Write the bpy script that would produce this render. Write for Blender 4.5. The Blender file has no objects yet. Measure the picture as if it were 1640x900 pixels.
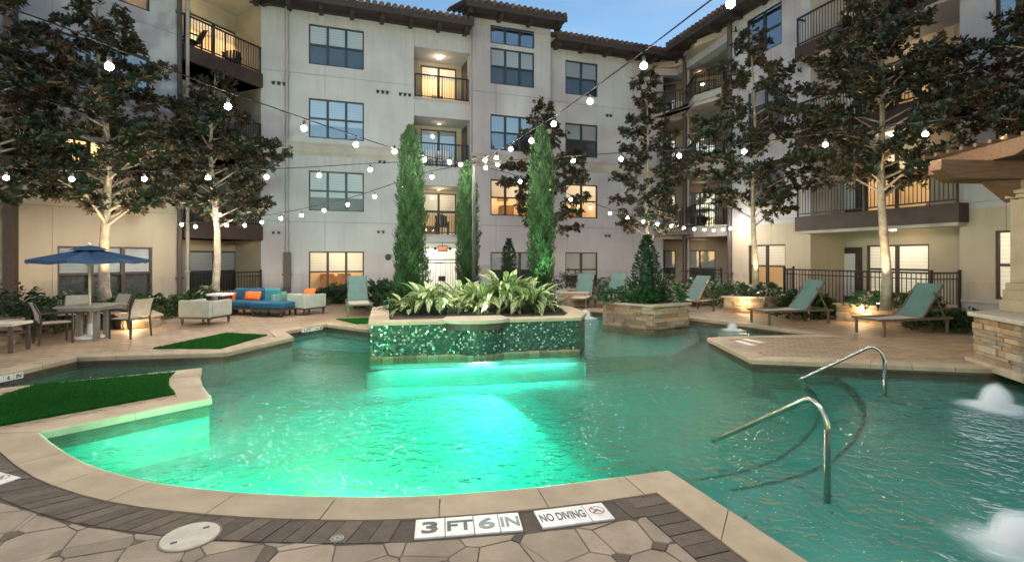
import bpy, bmesh, math, random
import numpy as np
from mathutils import Vector, Matrix
R = math.radians
random.seed(7)
rng = np.random.default_rng(11)
C = bpy.context.scene.collection
scene = bpy.context.scene

# ------------------------------------------------------------------ camera, sky, sun, exposure
H, F, CX, VH = 1.7, 800.0, 820.0, 412.0
cam_d = bpy.data.cameras.new('camera')
cam = bpy.data.objects.new('camera', cam_d); C.objects.link(cam)
cam.location = (0, 0, H); cam.rotation_euler = (R(90), 0, 0)
cam_d.sensor_width = 36; cam_d.lens = 36 * F / 1640
cam_d.shift_y = -(450 - VH) / 1640
cam_d.clip_end = 600; cam_d.clip_start = .05
scene.camera = cam
W = bpy.data.worlds.new('World'); scene.world = W; W.use_nodes = True
wn = W.node_tree.nodes; wl = W.node_tree.links
sky = wn.new('ShaderNodeTexSky'); sky.sky_type = 'NISHITA'; sky.sun_disc = False
SUN_EL, SUN_ROT = 13.0, 200.0
sky.sun_elevation = R(SUN_EL); sky.sun_rotation = R(SUN_ROT)
sky.air_density = 1.25; sky.dust_density = .4; sky.ozone_density = 3.2
bg = wn['Background']; bg.inputs[1].default_value = .10
wtc = wn.new('ShaderNodeTexCoord'); wmp = wn.new('ShaderNodeMapping'); wmp.inputs['Scale'].default_value = (1, 1, 3.2); wl.new(wtc.outputs['Generated'], wmp.inputs[0])
wno = wn.new('ShaderNodeTexNoise'); wno.inputs['Scale'].default_value = 3.1; wno.inputs['Detail'].default_value = 6; wl.new(wmp.outputs[0], wno.inputs['Vector'])
wrp = wn.new('ShaderNodeMapRange'); wrp.inputs[1].default_value = .48; wrp.inputs[2].default_value = .75; wrp.inputs[4].default_value = .30; wl.new(wno.outputs[0], wrp.inputs[0])
wmx = wn.new('ShaderNodeMix'); wmx.data_type = 'RGBA'; wmx.inputs[7].default_value = (3.2, 3.6, 3.9, 1); wl.new(wrp.outputs[0], wmx.inputs[0]); wl.new(sky.outputs[0], wmx.inputs[6])
wl.new(wmx.outputs[2], bg.inputs[0])
sun_d = bpy.data.lights.new('sun', 'SUN'); sun_d.energy = .06; sun_d.angle = R(25); sun_d.color = (1, .86, .74)
sun = bpy.data.objects.new('sun', sun_d); C.objects.link(sun)
sun.rotation_euler = (R(90 - SUN_EL - 25), 0, R(180 - SUN_ROT))
scene.view_settings.view_transform = 'Standard'; scene.view_settings.look = 'None'
scene.view_settings.exposure = 1.13; scene.view_settings.gamma = 1
scene.render.engine = 'CYCLES'
scene.cycles.use_denoising = True
scene.cycles.caustics_reflective = False; scene.cycles.caustics_refractive = False
scene.cycles.sample_clamp_indirect = 4; scene.cycles.max_bounces = 8; scene.cycles.volume_bounces = 3
scene.cycles.transparent_max_bounces = 16

# ------------------------------------------------------------------ pixel helpers (photo pixels to points on real planes)
def G(u, v, z=0.0):
    Y = (H - z) * F / (v - VH); return Vector(((u - CX) / F * Y, Y, z))
def AT(u, v, Y):
    return Vector(((u - CX) / F * Y, Y, H + (VH - v) / F * Y))

# ------------------------------------------------------------------ materials
def base_mat(name):
    m = bpy.data.materials.new(name); m.use_nodes = True
    nt = m.node_tree; return m, nt, nt.nodes['Principled BSDF']
def N(nt, t, **k):
    n = nt.nodes.new(t)
    for a, b in k.items(): setattr(n, a, b)
    return n
def math_n(nt, op, a, b=None, c=None):
    n = N(nt, 'ShaderNodeMath', operation=op)
    for i, x in enumerate((a, b, c)):
        if x is None: continue
        if isinstance(x, (int, float)): n.inputs[i].default_value = x
        else: nt.links.new(x, n.inputs[i])
    return n.outputs[0]
def mixc(nt, f, a, b, mode='MIX'):
    n = N(nt, 'ShaderNodeMix', data_type='RGBA', blend_type=mode)
    for s, x in ((n.inputs[0], f), (n.inputs[6], a), (n.inputs[7], b)):
        if isinstance(x, (int, float)): s.default_value = x
        elif isinstance(x, tuple): s.default_value = (*x, 1) if len(x) == 3 else x
        else: nt.links.new(x, s)
    return n.outputs[2]
def ramp(nt, fac, stops):
    n = N(nt, 'ShaderNodeValToRGB'); cr = n.color_ramp
    while len(cr.elements) < len(stops): cr.elements.new(.5)
    for e, (p, c) in zip(cr.elements, stops):
        e.position = p; e.color = (*c, 1) if isinstance(c, tuple) else (c, c, c, 1)
    nt.links.new(fac, n.inputs[0]); return n.outputs[0]
def noise(nt, vec, scale, detail=4, rough=.55):
    n = N(nt, 'ShaderNodeTexNoise'); n.inputs['Scale'].default_value = scale
    n.inputs['Detail'].default_value = detail; n.inputs['Roughness'].default_value = rough
    if vec is not None: nt.links.new(vec, n.inputs['Vector'])
    return n.outputs['Fac']
def set_bump(nt, b, h, dist, strength=1):
    n = N(nt, 'ShaderNodeBump'); n.inputs['Distance'].default_value = dist; n.inputs['Strength'].default_value = strength
    nt.links.new(h, n.inputs['Height']); nt.links.new(n.outputs[0], b.inputs['Normal']); return n
def pm(name, c, c2=None, scale=4, rough=.6, bump=0, bscale=40, metal=0, spec=.5, var=0, sub=0, rvar=.1, stain=0):
    m, nt, b = base_mat(name)
    co = N(nt, 'ShaderNodeNewGeometry').outputs['Position']
    c2 = c2 or tuple(x * .78 for x in c)
    f = noise(nt, co, scale)
    f = ramp(nt, f, [(.32, 0.0), (.68, 1.0)])
    col = mixc(nt, f, c, c2)
    if var:
        a = N(nt, 'ShaderNodeAttribute', attribute_name='var').outputs['Fac']
        k = math_n(nt, 'MULTIPLY_ADD', a, 2 * var, 1 - var)
        hs = N(nt, 'ShaderNodeHueSaturation'); nt.links.new(col, hs.inputs['Color']); nt.links.new(k, hs.inputs['Value'])
        col = hs.outputs[0]
    if stain:
        s1 = ramp(nt, noise(nt, co, 1.7, 7, .7), [(.46, 0.0), (.66, 1.0)]); s2 = ramp(nt, noise(nt, co, 13, 4, .7), [(.56, 0.0), (.72, 1.0)])
        col = mixc(nt, math_n(nt, 'MULTIPLY', math_n(nt, 'MAXIMUM', s1, math_n(nt, 'MULTIPLY', s2, .7)), stain), col, tuple(x * .42 for x in c))
    nt.links.new(col, b.inputs['Base Color'])
    r = math_n(nt, 'MULTIPLY_ADD', noise(nt, co, scale * 2.3), rvar * 2, rough - rvar)
    nt.links.new(r, b.inputs['Roughness'])
    b.inputs['Metallic'].default_value = metal; b.inputs['Specular IOR Level'].default_value = spec
    if bump: set_bump(nt, b, noise(nt, co, bscale, 5), bump)
    return m
def emis(name, c, s):
    m, nt, b = base_mat(name)
    b.inputs['Base Color'].default_value = (*[min(1, x) for x in c], 1)
    b.inputs['Emission Color'].default_value = (*c, 1); b.inputs['Emission Strength'].default_value = s
    return m
M = {}
def stucco(name, c, c2, joint=3.05, jz=.1):
    m, nt, b = base_mat(name)
    co = N(nt, 'ShaderNodeNewGeometry').outputs['Position']
    f = ramp(nt, noise(nt, co, .55, 5), [(.3, 0.0), (.7, 1.0)])
    col = mixc(nt, f, c, c2)
    # rain streaks: stretched noise
    mp = N(nt, 'ShaderNodeMapping'); mp.inputs['Scale'].default_value = (3.2, 3.2, .25); nt.links.new(co, mp.inputs[0])
    st = ramp(nt, noise(nt, mp.outputs[0], 1.3, 5), [(.52, 0.0), (.8, 1.0)])
    col = mixc(nt, math_n(nt, 'MULTIPLY', st, .28), col, tuple(x * .58 for x in c))
    fine = noise(nt, co, 60, 3)
    col = mixc(nt, math_n(nt, 'MULTIPLY', fine, .12), col, tuple(x * .6 for x in c))
    uv = N(nt, 'ShaderNodeUVMap').outputs[0]
    sx = N(nt, 'ShaderNodeSeparateXYZ'); nt.links.new(uv, sx.inputs[0])
    jv = math_n(nt, 'LESS_THAN', math_n(nt, 'FLOORED_MODULO', math_n(nt, 'ADD', sx.outputs[0], 1.3), 3.7), .018)
    jh = math_n(nt, 'LESS_THAN', math_n(nt, 'FLOORED_MODULO', math_n(nt, 'ADD', sx.outputs[1], -jz), joint), .018)
    j = math_n(nt, 'MAXIMUM', jv, jh)
    # drip stains that hang below the eaves and below the cornice
    cv = N(nt, 'ShaderNodeCombineXYZ'); nt.links.new(math_n(nt, 'MULTIPLY', sx.outputs[0], 5.5), cv.inputs[0]); nt.links.new(math_n(nt, 'MULTIPLY', sx.outputs[1], .35), cv.inputs[1])
    dn = ramp(nt, noise(nt, cv.outputs[0], 1.0, 5, .65), [(.42, 0.0), (.66, 1.0)])
    def below(zt, L):
        t = math_n(nt, 'MULTIPLY_ADD', sx.outputs[1], 1 / L, 1 - zt / L); t = math_n(nt, 'MULTIPLY', math_n(nt, 'MAXIMUM', t, 0.0), math_n(nt, 'LESS_THAN', t, 1.03)); return t
    dm = math_n(nt, 'MULTIPLY', dn, math_n(nt, 'MAXIMUM', below(5.98, 1.5), math_n(nt, 'MAXIMUM', below(11.9, 2.0), below(1.0, 1.4))))
    col = mixc(nt, math_n(nt, 'MULTIPLY', dm, .38), col, tuple(x * .5 for x in c))
    col = mixc(nt, math_n(nt, 'MULTIPLY', j, .55), col, tuple(x * .4 for x in c))
    nt.links.new(col, b.inputs['Base Color']); b.inputs['Roughness'].default_value = .9
    b.inputs['Specular IOR Level'].default_value = .2
    h = math_n(nt, 'SUBTRACT', fine, math_n(nt, 'MULTIPLY', j, 3.0))
    set_bump(nt, b, h, .006)
    return m
M['stucco'] = stucco('stucco', (.44, .425, .44), (.355, .34, .35))
M['stucco_uplit'] = stucco('stucco_uplit', (.43, .36, .275), (.36, .30, .23))  # lower walls: warm lamp light put into the stucco colour
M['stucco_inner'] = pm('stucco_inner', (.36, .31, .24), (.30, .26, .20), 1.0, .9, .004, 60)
M['cornice'] = pm('cornice', (.40, .36, .32), (.31, .27, .24), 1.5, .85, .003, 60)
M['frame_dark'] = pm('frame_dark', (.018, .028, .036), (.028, .036, .042), 8, .45)
M['frame_brown'] = pm('frame_brown', (.045, .026, .018), (.03, .018, .013), 8, .5)
M['fascia'] = pm('fascia', (.055, .03, .022), (.035, .02, .016), 3, .65, .003, 25)
M['eave'] = pm('eave', (.04, .026, .022), (.026, .018, .016), 3, .7, .003, 25)
M['tile'] = pm('tile', (.11, .06, .045), (.06, .038, .03), 2.5, .8, .006, 20, var=.35)
M['pipe'] = pm('pipe', (.07, .055, .05), (.05, .04, .038), 2, .5)
M['pipe_light'] = pm('pipe_light', (.33, .29, .26), (.27, .24, .21), 2, .6)
M['iron'] = pm('iron', (.016, .015, .015), (.026, .022, .02), 12, .42, metal=.3)
M['bronze'] = pm('bronze', (.06, .045, .032), (.04, .03, .022), 6, .42, metal=.4)
M['steel'] = pm('steel', (.55, .5, .42), (.42, .38, .31), 14, .24, metal=1, rvar=.08)
M['door'] = pm('door', (.035, .02, .016), (.025, .016, .012), 6, .45)
M['white'] = pm('white', (.75, .74, .70), (.66, .65, .61), 5, .6)
M['soil'] = pm('soil', (.05, .032, .022), (.025, .017, .012), 9, .95, .02, 30)
M['coping'] = pm('coping', (.40, .30, .19), (.31, .228, .142), 2.2, .72, .0025, 90, var=.13, stain=.42)
M['coping_edge'] = pm('coping_edge', (.20, .15, .10), (.11, .08, .055), 6, .85, .006, 35)
def stonemat():
    m, nt, b = base_mat('stone'); co = N(nt, 'ShaderNodeNewGeometry').outputs['Position']
    v = N(nt, 'ShaderNodeAttribute', attribute_name='var').outputs['Fac']
    col = ramp(nt, v, [(0, (.17, .12, .08)), (.2, (.40, .29, .18)), (.38, (.27, .16, .085)), (.55, (.46, .37, .25)), (.72, (.25, .22, .19)), (.86, (.48, .33, .17)), (1, (.34, .2, .1))])
    f = ramp(nt, noise(nt, co, 8, 6, .65), [(.3, 0.0), (.7, 1.0)])
    col = mixc(nt, math_n(nt, 'MULTIPLY', f, .55), col, mixc(nt, 1.0, col, (.5, .42, .36), 'MULTIPLY'))
    nt.links.new(col, b.inputs['Base Color']); b.inputs['Roughness'].default_value = .85
    set_bump(nt, b, noise(nt, co, 30, 6, .65), .02); return m
M['stone'] = stonemat()
M['cap'] = pm('cap', (.44, .36, .26), (.36, .29, .2), 3, .75, .003, 60)
M['flag'] = pm('flag', (.30, .228, .155), (.21, .16, .11), 3.5, .84, .004, 70, var=.2, stain=.5)
M['paver_dark'] = pm('paver_dark', (.115, .08, .052), (.078, .054, .037), 14, .85, .005, 90, var=.3, stain=.4)
M['turf'] = pm('turf', (.003, .115, .010), (.002, .075, .006), 14, .95, .03, 160, spec=.05)
M['cover'] = pm('cover', (.50, .43, .34), (.40, .34, .26), 9, .7, .003, 60, stain=.4)
M['tile_white'] = pm('tile_white', (.66, .64, .58), (.54, .52, .47), 18, .35, stain=.25)
M['ink'] = pm('ink', (.02, .028, .022), (.05, .06, .05), 30, .5)
M['ink_grey'] = pm('ink_grey', (.17, .21, .18), (.12, .15, .13), 30, .5)
M['red'] = pm('red', (.32, .04, .025), (.25, .03, .02), 20, .45)
M['navy'] = pm('navy', (.005, .03, .075), (.004, .022, .058), 3, .75, .002, 60)
M['teal_sling'] = pm('teal_sling', (.09, .16, .14), (.072, .13, .113), 4, .75, .0015, 300)
M['beige_sling'] = pm('beige_sling', (.50, .43, .33), (.42, .36, .27), 6, .75, .0015, 300)
M['chaise_frame'] = pm('chaise_frame', (.20, .155, .11), (.15, .115, .08), 6, .42, metal=.5)
M['furn_grey'] = pm('furn_grey', (.33, .33, .285), (.28, .28, .24), 5, .85, .002, 200)
M['furn_sage'] = pm('furn_sage', (.14, .28, .22), (.11, .22, .175), 5, .85, .002, 200)
M['cush_blue'] = pm('cush_blue', (.009, .082, .15), (.007, .065, .12), 5, .9, .002, 200)
M['cush_teal'] = pm('cush_teal', (.035, .17, .20), (.028, .14, .165), 5, .9, .002, 200)
M['orange'] = pm('orange', (.75, .13, .02), (.62, .10, .015), 5, .85, .002, 200)
M['wood_dark'] = pm('wood_dark', (.065, .045, .03), (.04, .028, .02), 9, .55, .002, 50)
M['table_grey'] = pm('table_grey', (.25, .235, .20), (.2, .185, .155), 8, .5)
def wood():
    m, nt, b = base_mat('timber')
    tc = N(nt, 'ShaderNodeTexCoord').outputs['Object']
    mp = N(nt, 'ShaderNodeMapping'); mp.inputs['Scale'].default_value = (1.0, 14, 14); nt.links.new(tc, mp.inputs[0])
    f = ramp(nt, noise(nt, mp.outputs[0], 2.2, 6, .65), [(.3, 0.0), (.7, 1.0)])
    nt.links.new(mixc(nt, f, (.17, .085, .034), (.085, .042, .019)), b.inputs['Base Color'])
    b.inputs['Roughness'].default_value = .72; set_bump(nt, b, f, .005); return m
M['timber'] = wood()
M['bark'] = pm('bark', (.38, .31, .23), (.19, .15, .11), 7, .9, .012, 26)
def leafmat(name, c1, c2, rough=.4, under=None, trans=.12, spec=.5):
    m, nt, b = base_mat(name)
    a = N(nt, 'ShaderNodeAttribute', attribute_name='var').outputs['Fac']
    col = mixc(nt, a, c1, c2)
    if under:
        col = mixc(nt, N(nt, 'ShaderNodeNewGeometry').outputs['Backfacing'], col, under)
    nt.links.new(col, b.inputs['Base Color']); b.inputs['Roughness'].default_value = rough
    b.inputs['Specular IOR Level'].default_value = spec
    t = N(nt, 'ShaderNodeBsdfTranslucent'); nt.links.new(mixc(nt, .5, col, (.12, .2, .03)), t.inputs[0])
    mx = N(nt, 'ShaderNodeMixShader'); mx.inputs[0].default_value = trans
    nt.links.new(b.outputs[0], mx.inputs[1]); nt.links.new(t.outputs[0], mx.inputs[2])
    nt.links.new(mx.outputs[0], nt.nodes['Material Output'].inputs[0]); return m
M['magnolia'] = leafmat('magnolia', (.008, .014, .007), (.022, .031, .012), .46, (.042, .026, .014), .06, .3)
M['blade'] = leafmat('blade', (.004, .055, .006), (.014, .12, .018), .6, None, .2, .1)
M['cypress'] = leafmat('cypress', (.011, .03, .011), (.038, .09, .028), .6, None, .15, .25)
M['conifer'] = leafmat('conifer', (.012, .035, .014), (.022, .06, .022), .5, None, .08, .3)
M['shrub'] = leafmat('shrub', (.025, .055, .018), (.05, .105, .03), .42, None, .12)
M['shrub_dark'] = leafmat('shrub_dark', (.016, .034, .014), (.032, .06, .022), .42, None, .1)
M['shrub_pale'] = leafmat('shrub_pale', (.06, .10, .045), (.14, .17, .09), .45, None, .12)
M['grassy'] = leafmat('grassy', (.02, .09, .03), (.04, .15, .05), .4, None, .15)
M['flower'] = leafmat('flower', (.30, .08, .12), (.38, .16, .18), .6, None, .1)
def variegated():
    m, nt, b = base_mat('variegated')
    uv = N(nt, 'ShaderNodeUVMap').outputs[0]
    sx = N(nt, 'ShaderNodeSeparateXYZ'); nt.links.new(uv, sx.inputs[0])
    x = math_n(nt, 'ABSOLUTE', sx.outputs[0]); y = sx.outputs[1]
    ph = math_n(nt, 'ADD', math_n(nt, 'MULTIPLY', y, 16), math_n(nt, 'MULTIPLY', x, -7))
    att = N(nt, 'ShaderNodeAttribute', attribute_name='var').outputs['Fac']
    w = math_n(nt, 'SINE', math_n(nt, 'ADD', ph, math_n(nt, 'MULTIPLY', att, 20)))
    nz = noise(nt, uv, 9, 3)
    w = math_n(nt, 'ADD', w, math_n(nt, 'MULTIPLY_ADD', nz, 3.0, -1.5))
    s = ramp(nt, math_n(nt, 'MULTIPLY_ADD', w, .25, .5), [(.36, 0.0), (.56, 1.0)])
    col = mixc(nt, s, (.07, .17, .045), (.50, .55, .25))
    rib = math_n(nt, 'LESS_THAN', x, .06)
    col = mixc(nt, rib, col, (.55, .58, .30))
    col = mixc(nt, math_n(nt, 'MULTIPLY', att, .4), col, (.05, .13, .03))
    nt.links.new(col, b.inputs['Base Color']); b.inputs['Roughness'].default_value = .45
    t = N(nt, 'ShaderNodeBsdfTranslucent'); nt.links.new(col, t.inputs[0])
    mx = N(nt, 'ShaderNodeMixShader'); mx.inputs[0].default_value = .18
    nt.links.new(b.outputs[0], mx.inputs[1]); nt.links.new(t.outputs[0], mx.inputs[2])
    nt.links.new(mx.outputs[0], nt.nodes['Material Output'].inputs[0]); return m
M['variegated'] = variegated()
def glass(name, tint=(.85, .9, .92), base=.14):
    m, nt, b = base_mat(name); nt.nodes.remove(b)
    t = N(nt, 'ShaderNodeBsdfTransparent'); t.inputs[0].default_value = (*tint, 1)
    g = N(nt, 'ShaderNodeBsdfGlossy'); g.inputs['Roughness'].default_value = .015; g.inputs[0].default_value = (.86, .95, 1, 1)
    co = N(nt, 'ShaderNodeNewGeometry').outputs['Position']
    bp = N(nt, 'ShaderNodeBump'); bp.inputs['Distance'].default_value = .01; nt.links.new(noise(nt, co, 1.1, 1), bp.inputs['Height'])
    nt.links.new(bp.outputs[0], g.inputs['Normal'])
    fr = N(nt, 'ShaderNodeFresnel'); fr.inputs[0].default_value = 1.5
    f = math_n(nt, 'MINIMUM', math_n(nt, 'ADD', fr.outputs[0], base), 1.0)
    mx = N(nt, 'ShaderNodeMixShader'); nt.links.new(f, mx.inputs[0])
    nt.links.new(t.outputs[0], mx.inputs[1]); nt.links.new(g.outputs[0], mx.inputs[2])
    nt.links.new(mx.outputs[0], nt.nodes['Material Output'].inputs[0]); return m
M['glass'] = glass('glass', (.97, .98, .98), .07)
M['glass_clear'] = glass('glass_clear', (.95, .95, .93), .02)
M['glass_sky'] = glass('glass_sky', (.95, .97, .98), .30)
def blind(name, c):
    m, nt, b = base_mat(name)
    co = N(nt, 'ShaderNodeNewGeometry').outputs['Position']
    sx = N(nt, 'ShaderNodeSeparateXYZ'); nt.links.new(co, sx.inputs[0])
    w = math_n(nt, 'FLOORED_MODULO', math_n(nt, 'MULTIPLY', sx.outputs[2], 9), 1.0)
    s = ramp(nt, w, [(.0, .6), (.16, 1.0), (.8, .92), (1.0, .66)])
    nt.links.new(mixc(nt, 1.0, c, s, 'MULTIPLY'), b.inputs['Base Color']); b.inputs['Roughness'].default_value = .7
    t = N(nt, 'ShaderNodeBsdfTranslucent'); t.inputs[0].default_value = (*c, 1)
    mx = N(nt, 'ShaderNodeMixShader'); mx.inputs[0].default_value = .4
    nt.links.new(b.outputs[0], mx.inputs[1]); nt.links.new(t.outputs[0], mx.inputs[2])
    nt.links.new(mx.outputs[0], nt.nodes['Material Output'].inputs[0]); return m
M['blind'] = blind('blind', (.86, .88, .89))
M['dark_backing'] = pm('dark_backing', (.03, .035, .038), (.045, .05, .055), 2, .6)
M['dark_room'] = pm('dark_room', (.05, .047, .042), (.03, .03, .03), 1, .9)
M['room'] = pm('room', (.74, .65, .5), (.66, .57, .43), .8, .85)
M['room_white'] = pm('room_white', (.75, .74, .66), (.68, .66, .58), .8, .85)
M['room_furn'] = pm('room_furn', (.32, .17, .08), (.2, .1, .05), 2, .6)
def mosaic():
    m, nt, b = base_mat('mosaic')
    uv = N(nt, 'ShaderNodeUVMap').outputs[0]
    sc = N(nt, 'ShaderNodeVectorMath', operation='SCALE'); sc.inputs['Scale'].default_value = 1 / .034; nt.links.new(uv, sc.inputs[0])
    fl = N(nt, 'ShaderNodeVectorMath', operation='FLOOR'); nt.links.new(sc.outputs[0], fl.inputs[0])
    wn_ = N(nt, 'ShaderNodeTexWhiteNoise', noise_dimensions='2D'); nt.links.new(fl.outputs[0], wn_.inputs['Vector'])
    v = wn_.outputs['Value']
    col = ramp(nt, v, [(0.0, (.008, .03, .022)), (.3, (.015, .055, .035)), (.55, (.022, .055, .038)), (.78, (.04, .08, .055)), (.9, (.11, .16, .11)), (.97, (.34, .36, .28)), (1.0, (.48, .48, .38))])
    fr = N(nt, 'ShaderNodeVectorMath', operation='FRACTION'); nt.links.new(sc.outputs[0], fr.inputs[0])
    sx = N(nt, 'ShaderNodeSeparateXYZ'); nt.links.new(fr.outputs[0], sx.inputs[0])
    g = math_n(nt, 'MAXIMUM', math_n(nt, 'LESS_THAN', sx.outputs[0], .1), math_n(nt, 'LESS_THAN', sx.outputs[1], .1))
    col = mixc(nt, g, col, (.03, .05, .04))
    nt.links.new(col, b.inputs['Base Color'])
    nt.links.new(math_n(nt, 'MULTIPLY_ADD', g, .5, .12), b.inputs['Roughness'])
    vm = N(nt, 'ShaderNodeVectorMath', operation='SUBTRACT'); nt.links.new(wn_.outputs['Color'], vm.inputs[0]); vm.inputs[1].default_value = (.5, .5, .5)
    vs = N(nt, 'ShaderNodeVectorMath', operation='SCALE'); vs.inputs['Scale'].default_value = .35; nt.links.new(vm.outputs[0], vs.inputs[0])
    gn = N(nt, 'ShaderNodeNewGeometry').outputs['Normal']
    va = N(nt, 'ShaderNodeVectorMath', operation='ADD'); nt.links.new(gn, va.inputs[0]); nt.links.new(vs.outputs[0], va.inputs[1])
    vn = N(nt, 'ShaderNodeVectorMath', operation='NORMALIZE'); nt.links.new(va.outputs[0], vn.inputs[0])
    nt.links.new(vn.outputs[0], b.inputs['Normal'])
    return m
M['mosaic'] = mosaic()
def deck():
    m, nt, b = base_mat('deck_pavers')
    co = N(nt, 'ShaderNodeNewGeometry').outputs['Position']
    mp = N(nt, 'ShaderNodeMapping'); mp.inputs['Rotation'].default_value = (0, 0, R(9)); nt.links.new(co, mp.inputs[0])
    br = N(nt, 'ShaderNodeTexBrick'); nt.links.new(mp.outputs[0], br.inputs['Vector'])
    br.inputs['Scale'].default_value = 1; br.inputs['Brick Width'].default_value = .30; br.inputs['Row Height'].default_value = .15
    br.inputs['Mortar Size'].default_value = .008; br.inputs['Mortar Smooth'].default_value = .2; br.inputs['Bias'].default_value = -.1
    br.inputs['Color1'].default_value = (.40, .27, .155, 1); br.inputs['Color2'].default_value = (.25, .165, .10, 1); br.inputs['Mortar'].default_value = (.08, .06, .045, 1)
    f = noise(nt, co, 1.4, 5)
    col = mixc(nt, math_n(nt, 'MULTIPLY', f, .45), br.outputs['Color'], (.16, .11, .075))
    nt.links.new(col, b.inputs['Base Color'])
    nt.links.new(math_n(nt, 'MULTIPLY_ADD', noise(nt, co, 3), .3, .5), b.inputs['Roughness'])
    h = math_n(nt, 'ADD', math_n(nt, 'MULTIPLY', br.outputs['Fac'], -1), math_n(nt, 'MULTIPLY', noise(nt, co, 60), .3))
    set_bump(nt, b, h, .006); return m
M['deck'] = deck()
def plaster():
    m, nt, b = base_mat('pool_plaster')
    co = N(nt, 'ShaderNodeNewGeometry').outputs['Position']
    sx = N(nt, 'ShaderNodeSeparateXYZ'); nt.links.new(co, sx.inputs[0])
    f = ramp(nt, noise(nt, co, 1.2, 5), [(.3, 0.0), (.7, 1.0)])
    col = mixc(nt, f, (.10, .31, .255), (.07, .255, .21))
    # waterline tile: brown stone band under the coping
    br = N(nt, 'ShaderNodeTexNoise'); br.inputs['Scale'].default_value = 9; nt.links.new(co, br.inputs['Vector'])
    tcol = mixc(nt, br.outputs['Fac'], (.16, .11, .07), (.07, .055, .04))
    col = mixc(nt, math_n(nt, 'GREATER_THAN', sx.outputs[2], -.22), col, tcol)
    nt.links.new(col, b.inputs['Base Color']); b.inputs['Roughness'].default_value = .75
    set_bump(nt, b, noise(nt, co, 90, 3), .002); return m
M['plaster'] = plaster()
M['nosing'] = pm('nosing', (.02, .10, .09), (.015, .075, .07), 20, .3)
def water():
    m, nt, b = base_mat('water'); nt.nodes.remove(b)
    co = N(nt, 'ShaderNodeNewGeometry').outputs['Position']
    mp = N(nt, 'ShaderNodeMapping'); mp.inputs['Scale'].default_value = (1, 1, 0); nt.links.new(co, mp.inputs[0])
    # choppiness: strong to the right where the jets are, calmer under the tiled wall
    patch = ramp(nt, noise(nt, mp.outputs[0], .32, 2), [(.36, .6), (.6, 1.0)])
    d = N(nt, 'ShaderNodeTexNoise'); d.inputs['Scale'].default_value = 1.6; nt.links.new(mp.outputs[0], d.inputs['Vector'])
    wv = N(nt, 'ShaderNodeVectorMath', operation='SCALE'); wv.inputs['Scale'].default_value = .35; nt.links.new(d.outputs['Color'], wv.inputs[0])
    wa = N(nt, 'ShaderNodeVectorMath', operation='ADD'); nt.links.new(mp.outputs[0], wa.inputs[0]); nt.links.new(wv.outputs[0], wa.inputs[1])
    h = math_n(nt, 'MULTIPLY', noise(nt, wa.outputs[0], 3.2, 2), 1.0)
    h2 = math_n(nt, 'MULTIPLY', noise(nt, wa.outputs[0], 9.5, 2), .72)
    h3 = math_n(nt, 'MULTIPLY', noise(nt, wa.outputs[0], 24, 1), .10)
    hh = math_n(nt, 'MULTIPLY', math_n(nt, 'ADD', math_n(nt, 'ADD', h, h2), h3), patch)
    bp = N(nt, 'ShaderNodeBump'); bp.inputs['Distance'].default_value = .085; nt.links.new(hh, bp.inputs['Height'])
    fr = N(nt, 'ShaderNodeFresnel'); fr.inputs[0].default_value = 1.24; nt.links.new(bp.outputs[0], fr.inputs['Normal'])
    g = N(nt, 'ShaderNodeBsdfGlossy'); g.inputs['Roughness'].default_value = .028; nt.links.new(bp.outputs[0], g.inputs['Normal'])
    t = N(nt, 'ShaderNodeBsdfTransparent'); t.inputs[0].default_value = (.97, 1, .99, 1)
    mx = N(nt, 'ShaderNodeMixShader'); nt.links.new(fr.outputs[0], mx.inputs[0])
    nt.links.new(t.outputs[0], mx.inputs[1]); nt.links.new(g.outputs[0], mx.inputs[2])
    out = nt.nodes['Material Output']; nt.links.new(mx.outputs[0], out.inputs['Surface'])
    va = N(nt, 'ShaderNodeVolumeAbsorption'); va.inputs['Color'].default_value = (.16, .87, .79, 1); va.inputs['Density'].default_value = WATER_D
    vs_ = N(nt, 'ShaderNodeVolumeScatter'); vs_.inputs['Color'].default_value = (.18, 1, .84, 1); vs_.inputs['Density'].default_value = .06; vs_.inputs['Anisotropy'].default_value = .3
    ad = N(nt, 'ShaderNodeAddShader'); nt.links.new(va.outputs[0], ad.inputs[0]); nt.links.new(vs_.outputs[0], ad.inputs[1])
    nt.links.new(ad.outputs[0], out.inputs['Volume']); return m
WATER_D = 1.15
M['water'] = water()
def foam(name, dens):
    m, nt, b = base_mat(name); nt.nodes.remove(b)
    v = N(nt, 'ShaderNodeVolumeScatter'); v.inputs['Color'].default_value = (.97, 1, .99, 1); v.inputs['Density'].default_value = dens
    nt.links.new(v.outputs[0], nt.nodes['Material Output'].inputs['Volume']); return m
M['foam_core'] = foam('foam_core', 11); M['foam_mid'] = foam('foam_mid', 5); M['foam_mist'] = foam('foam_mist', 1.4)
M['spray'] = pm('spray', (.85, .9, .88), (.8, .86, .84), 20, .25)
M['bulb'] = emis('bulb', (1, .94, .82), 420)
M['lamp_warm'] = emis('lamp_warm', (1, .72, .38), 60)
M['lamp_white'] = emis('lamp_white', (1, .95, .82), 9)
M['post_stone'] = pm('post_stone', (.34, .25, .15), (.26, .19, .115), 4, .8, .006, 40)
M['cable'] = pm('cable', (.006, .006, .006), (.01, .01, .01), 9, .8, spec=.1)
M['exit'] = emis('exit', (1, .16, .04), 1.4)
M['exit_box'] = pm('exit_box', (.10, .09, .08))

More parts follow.
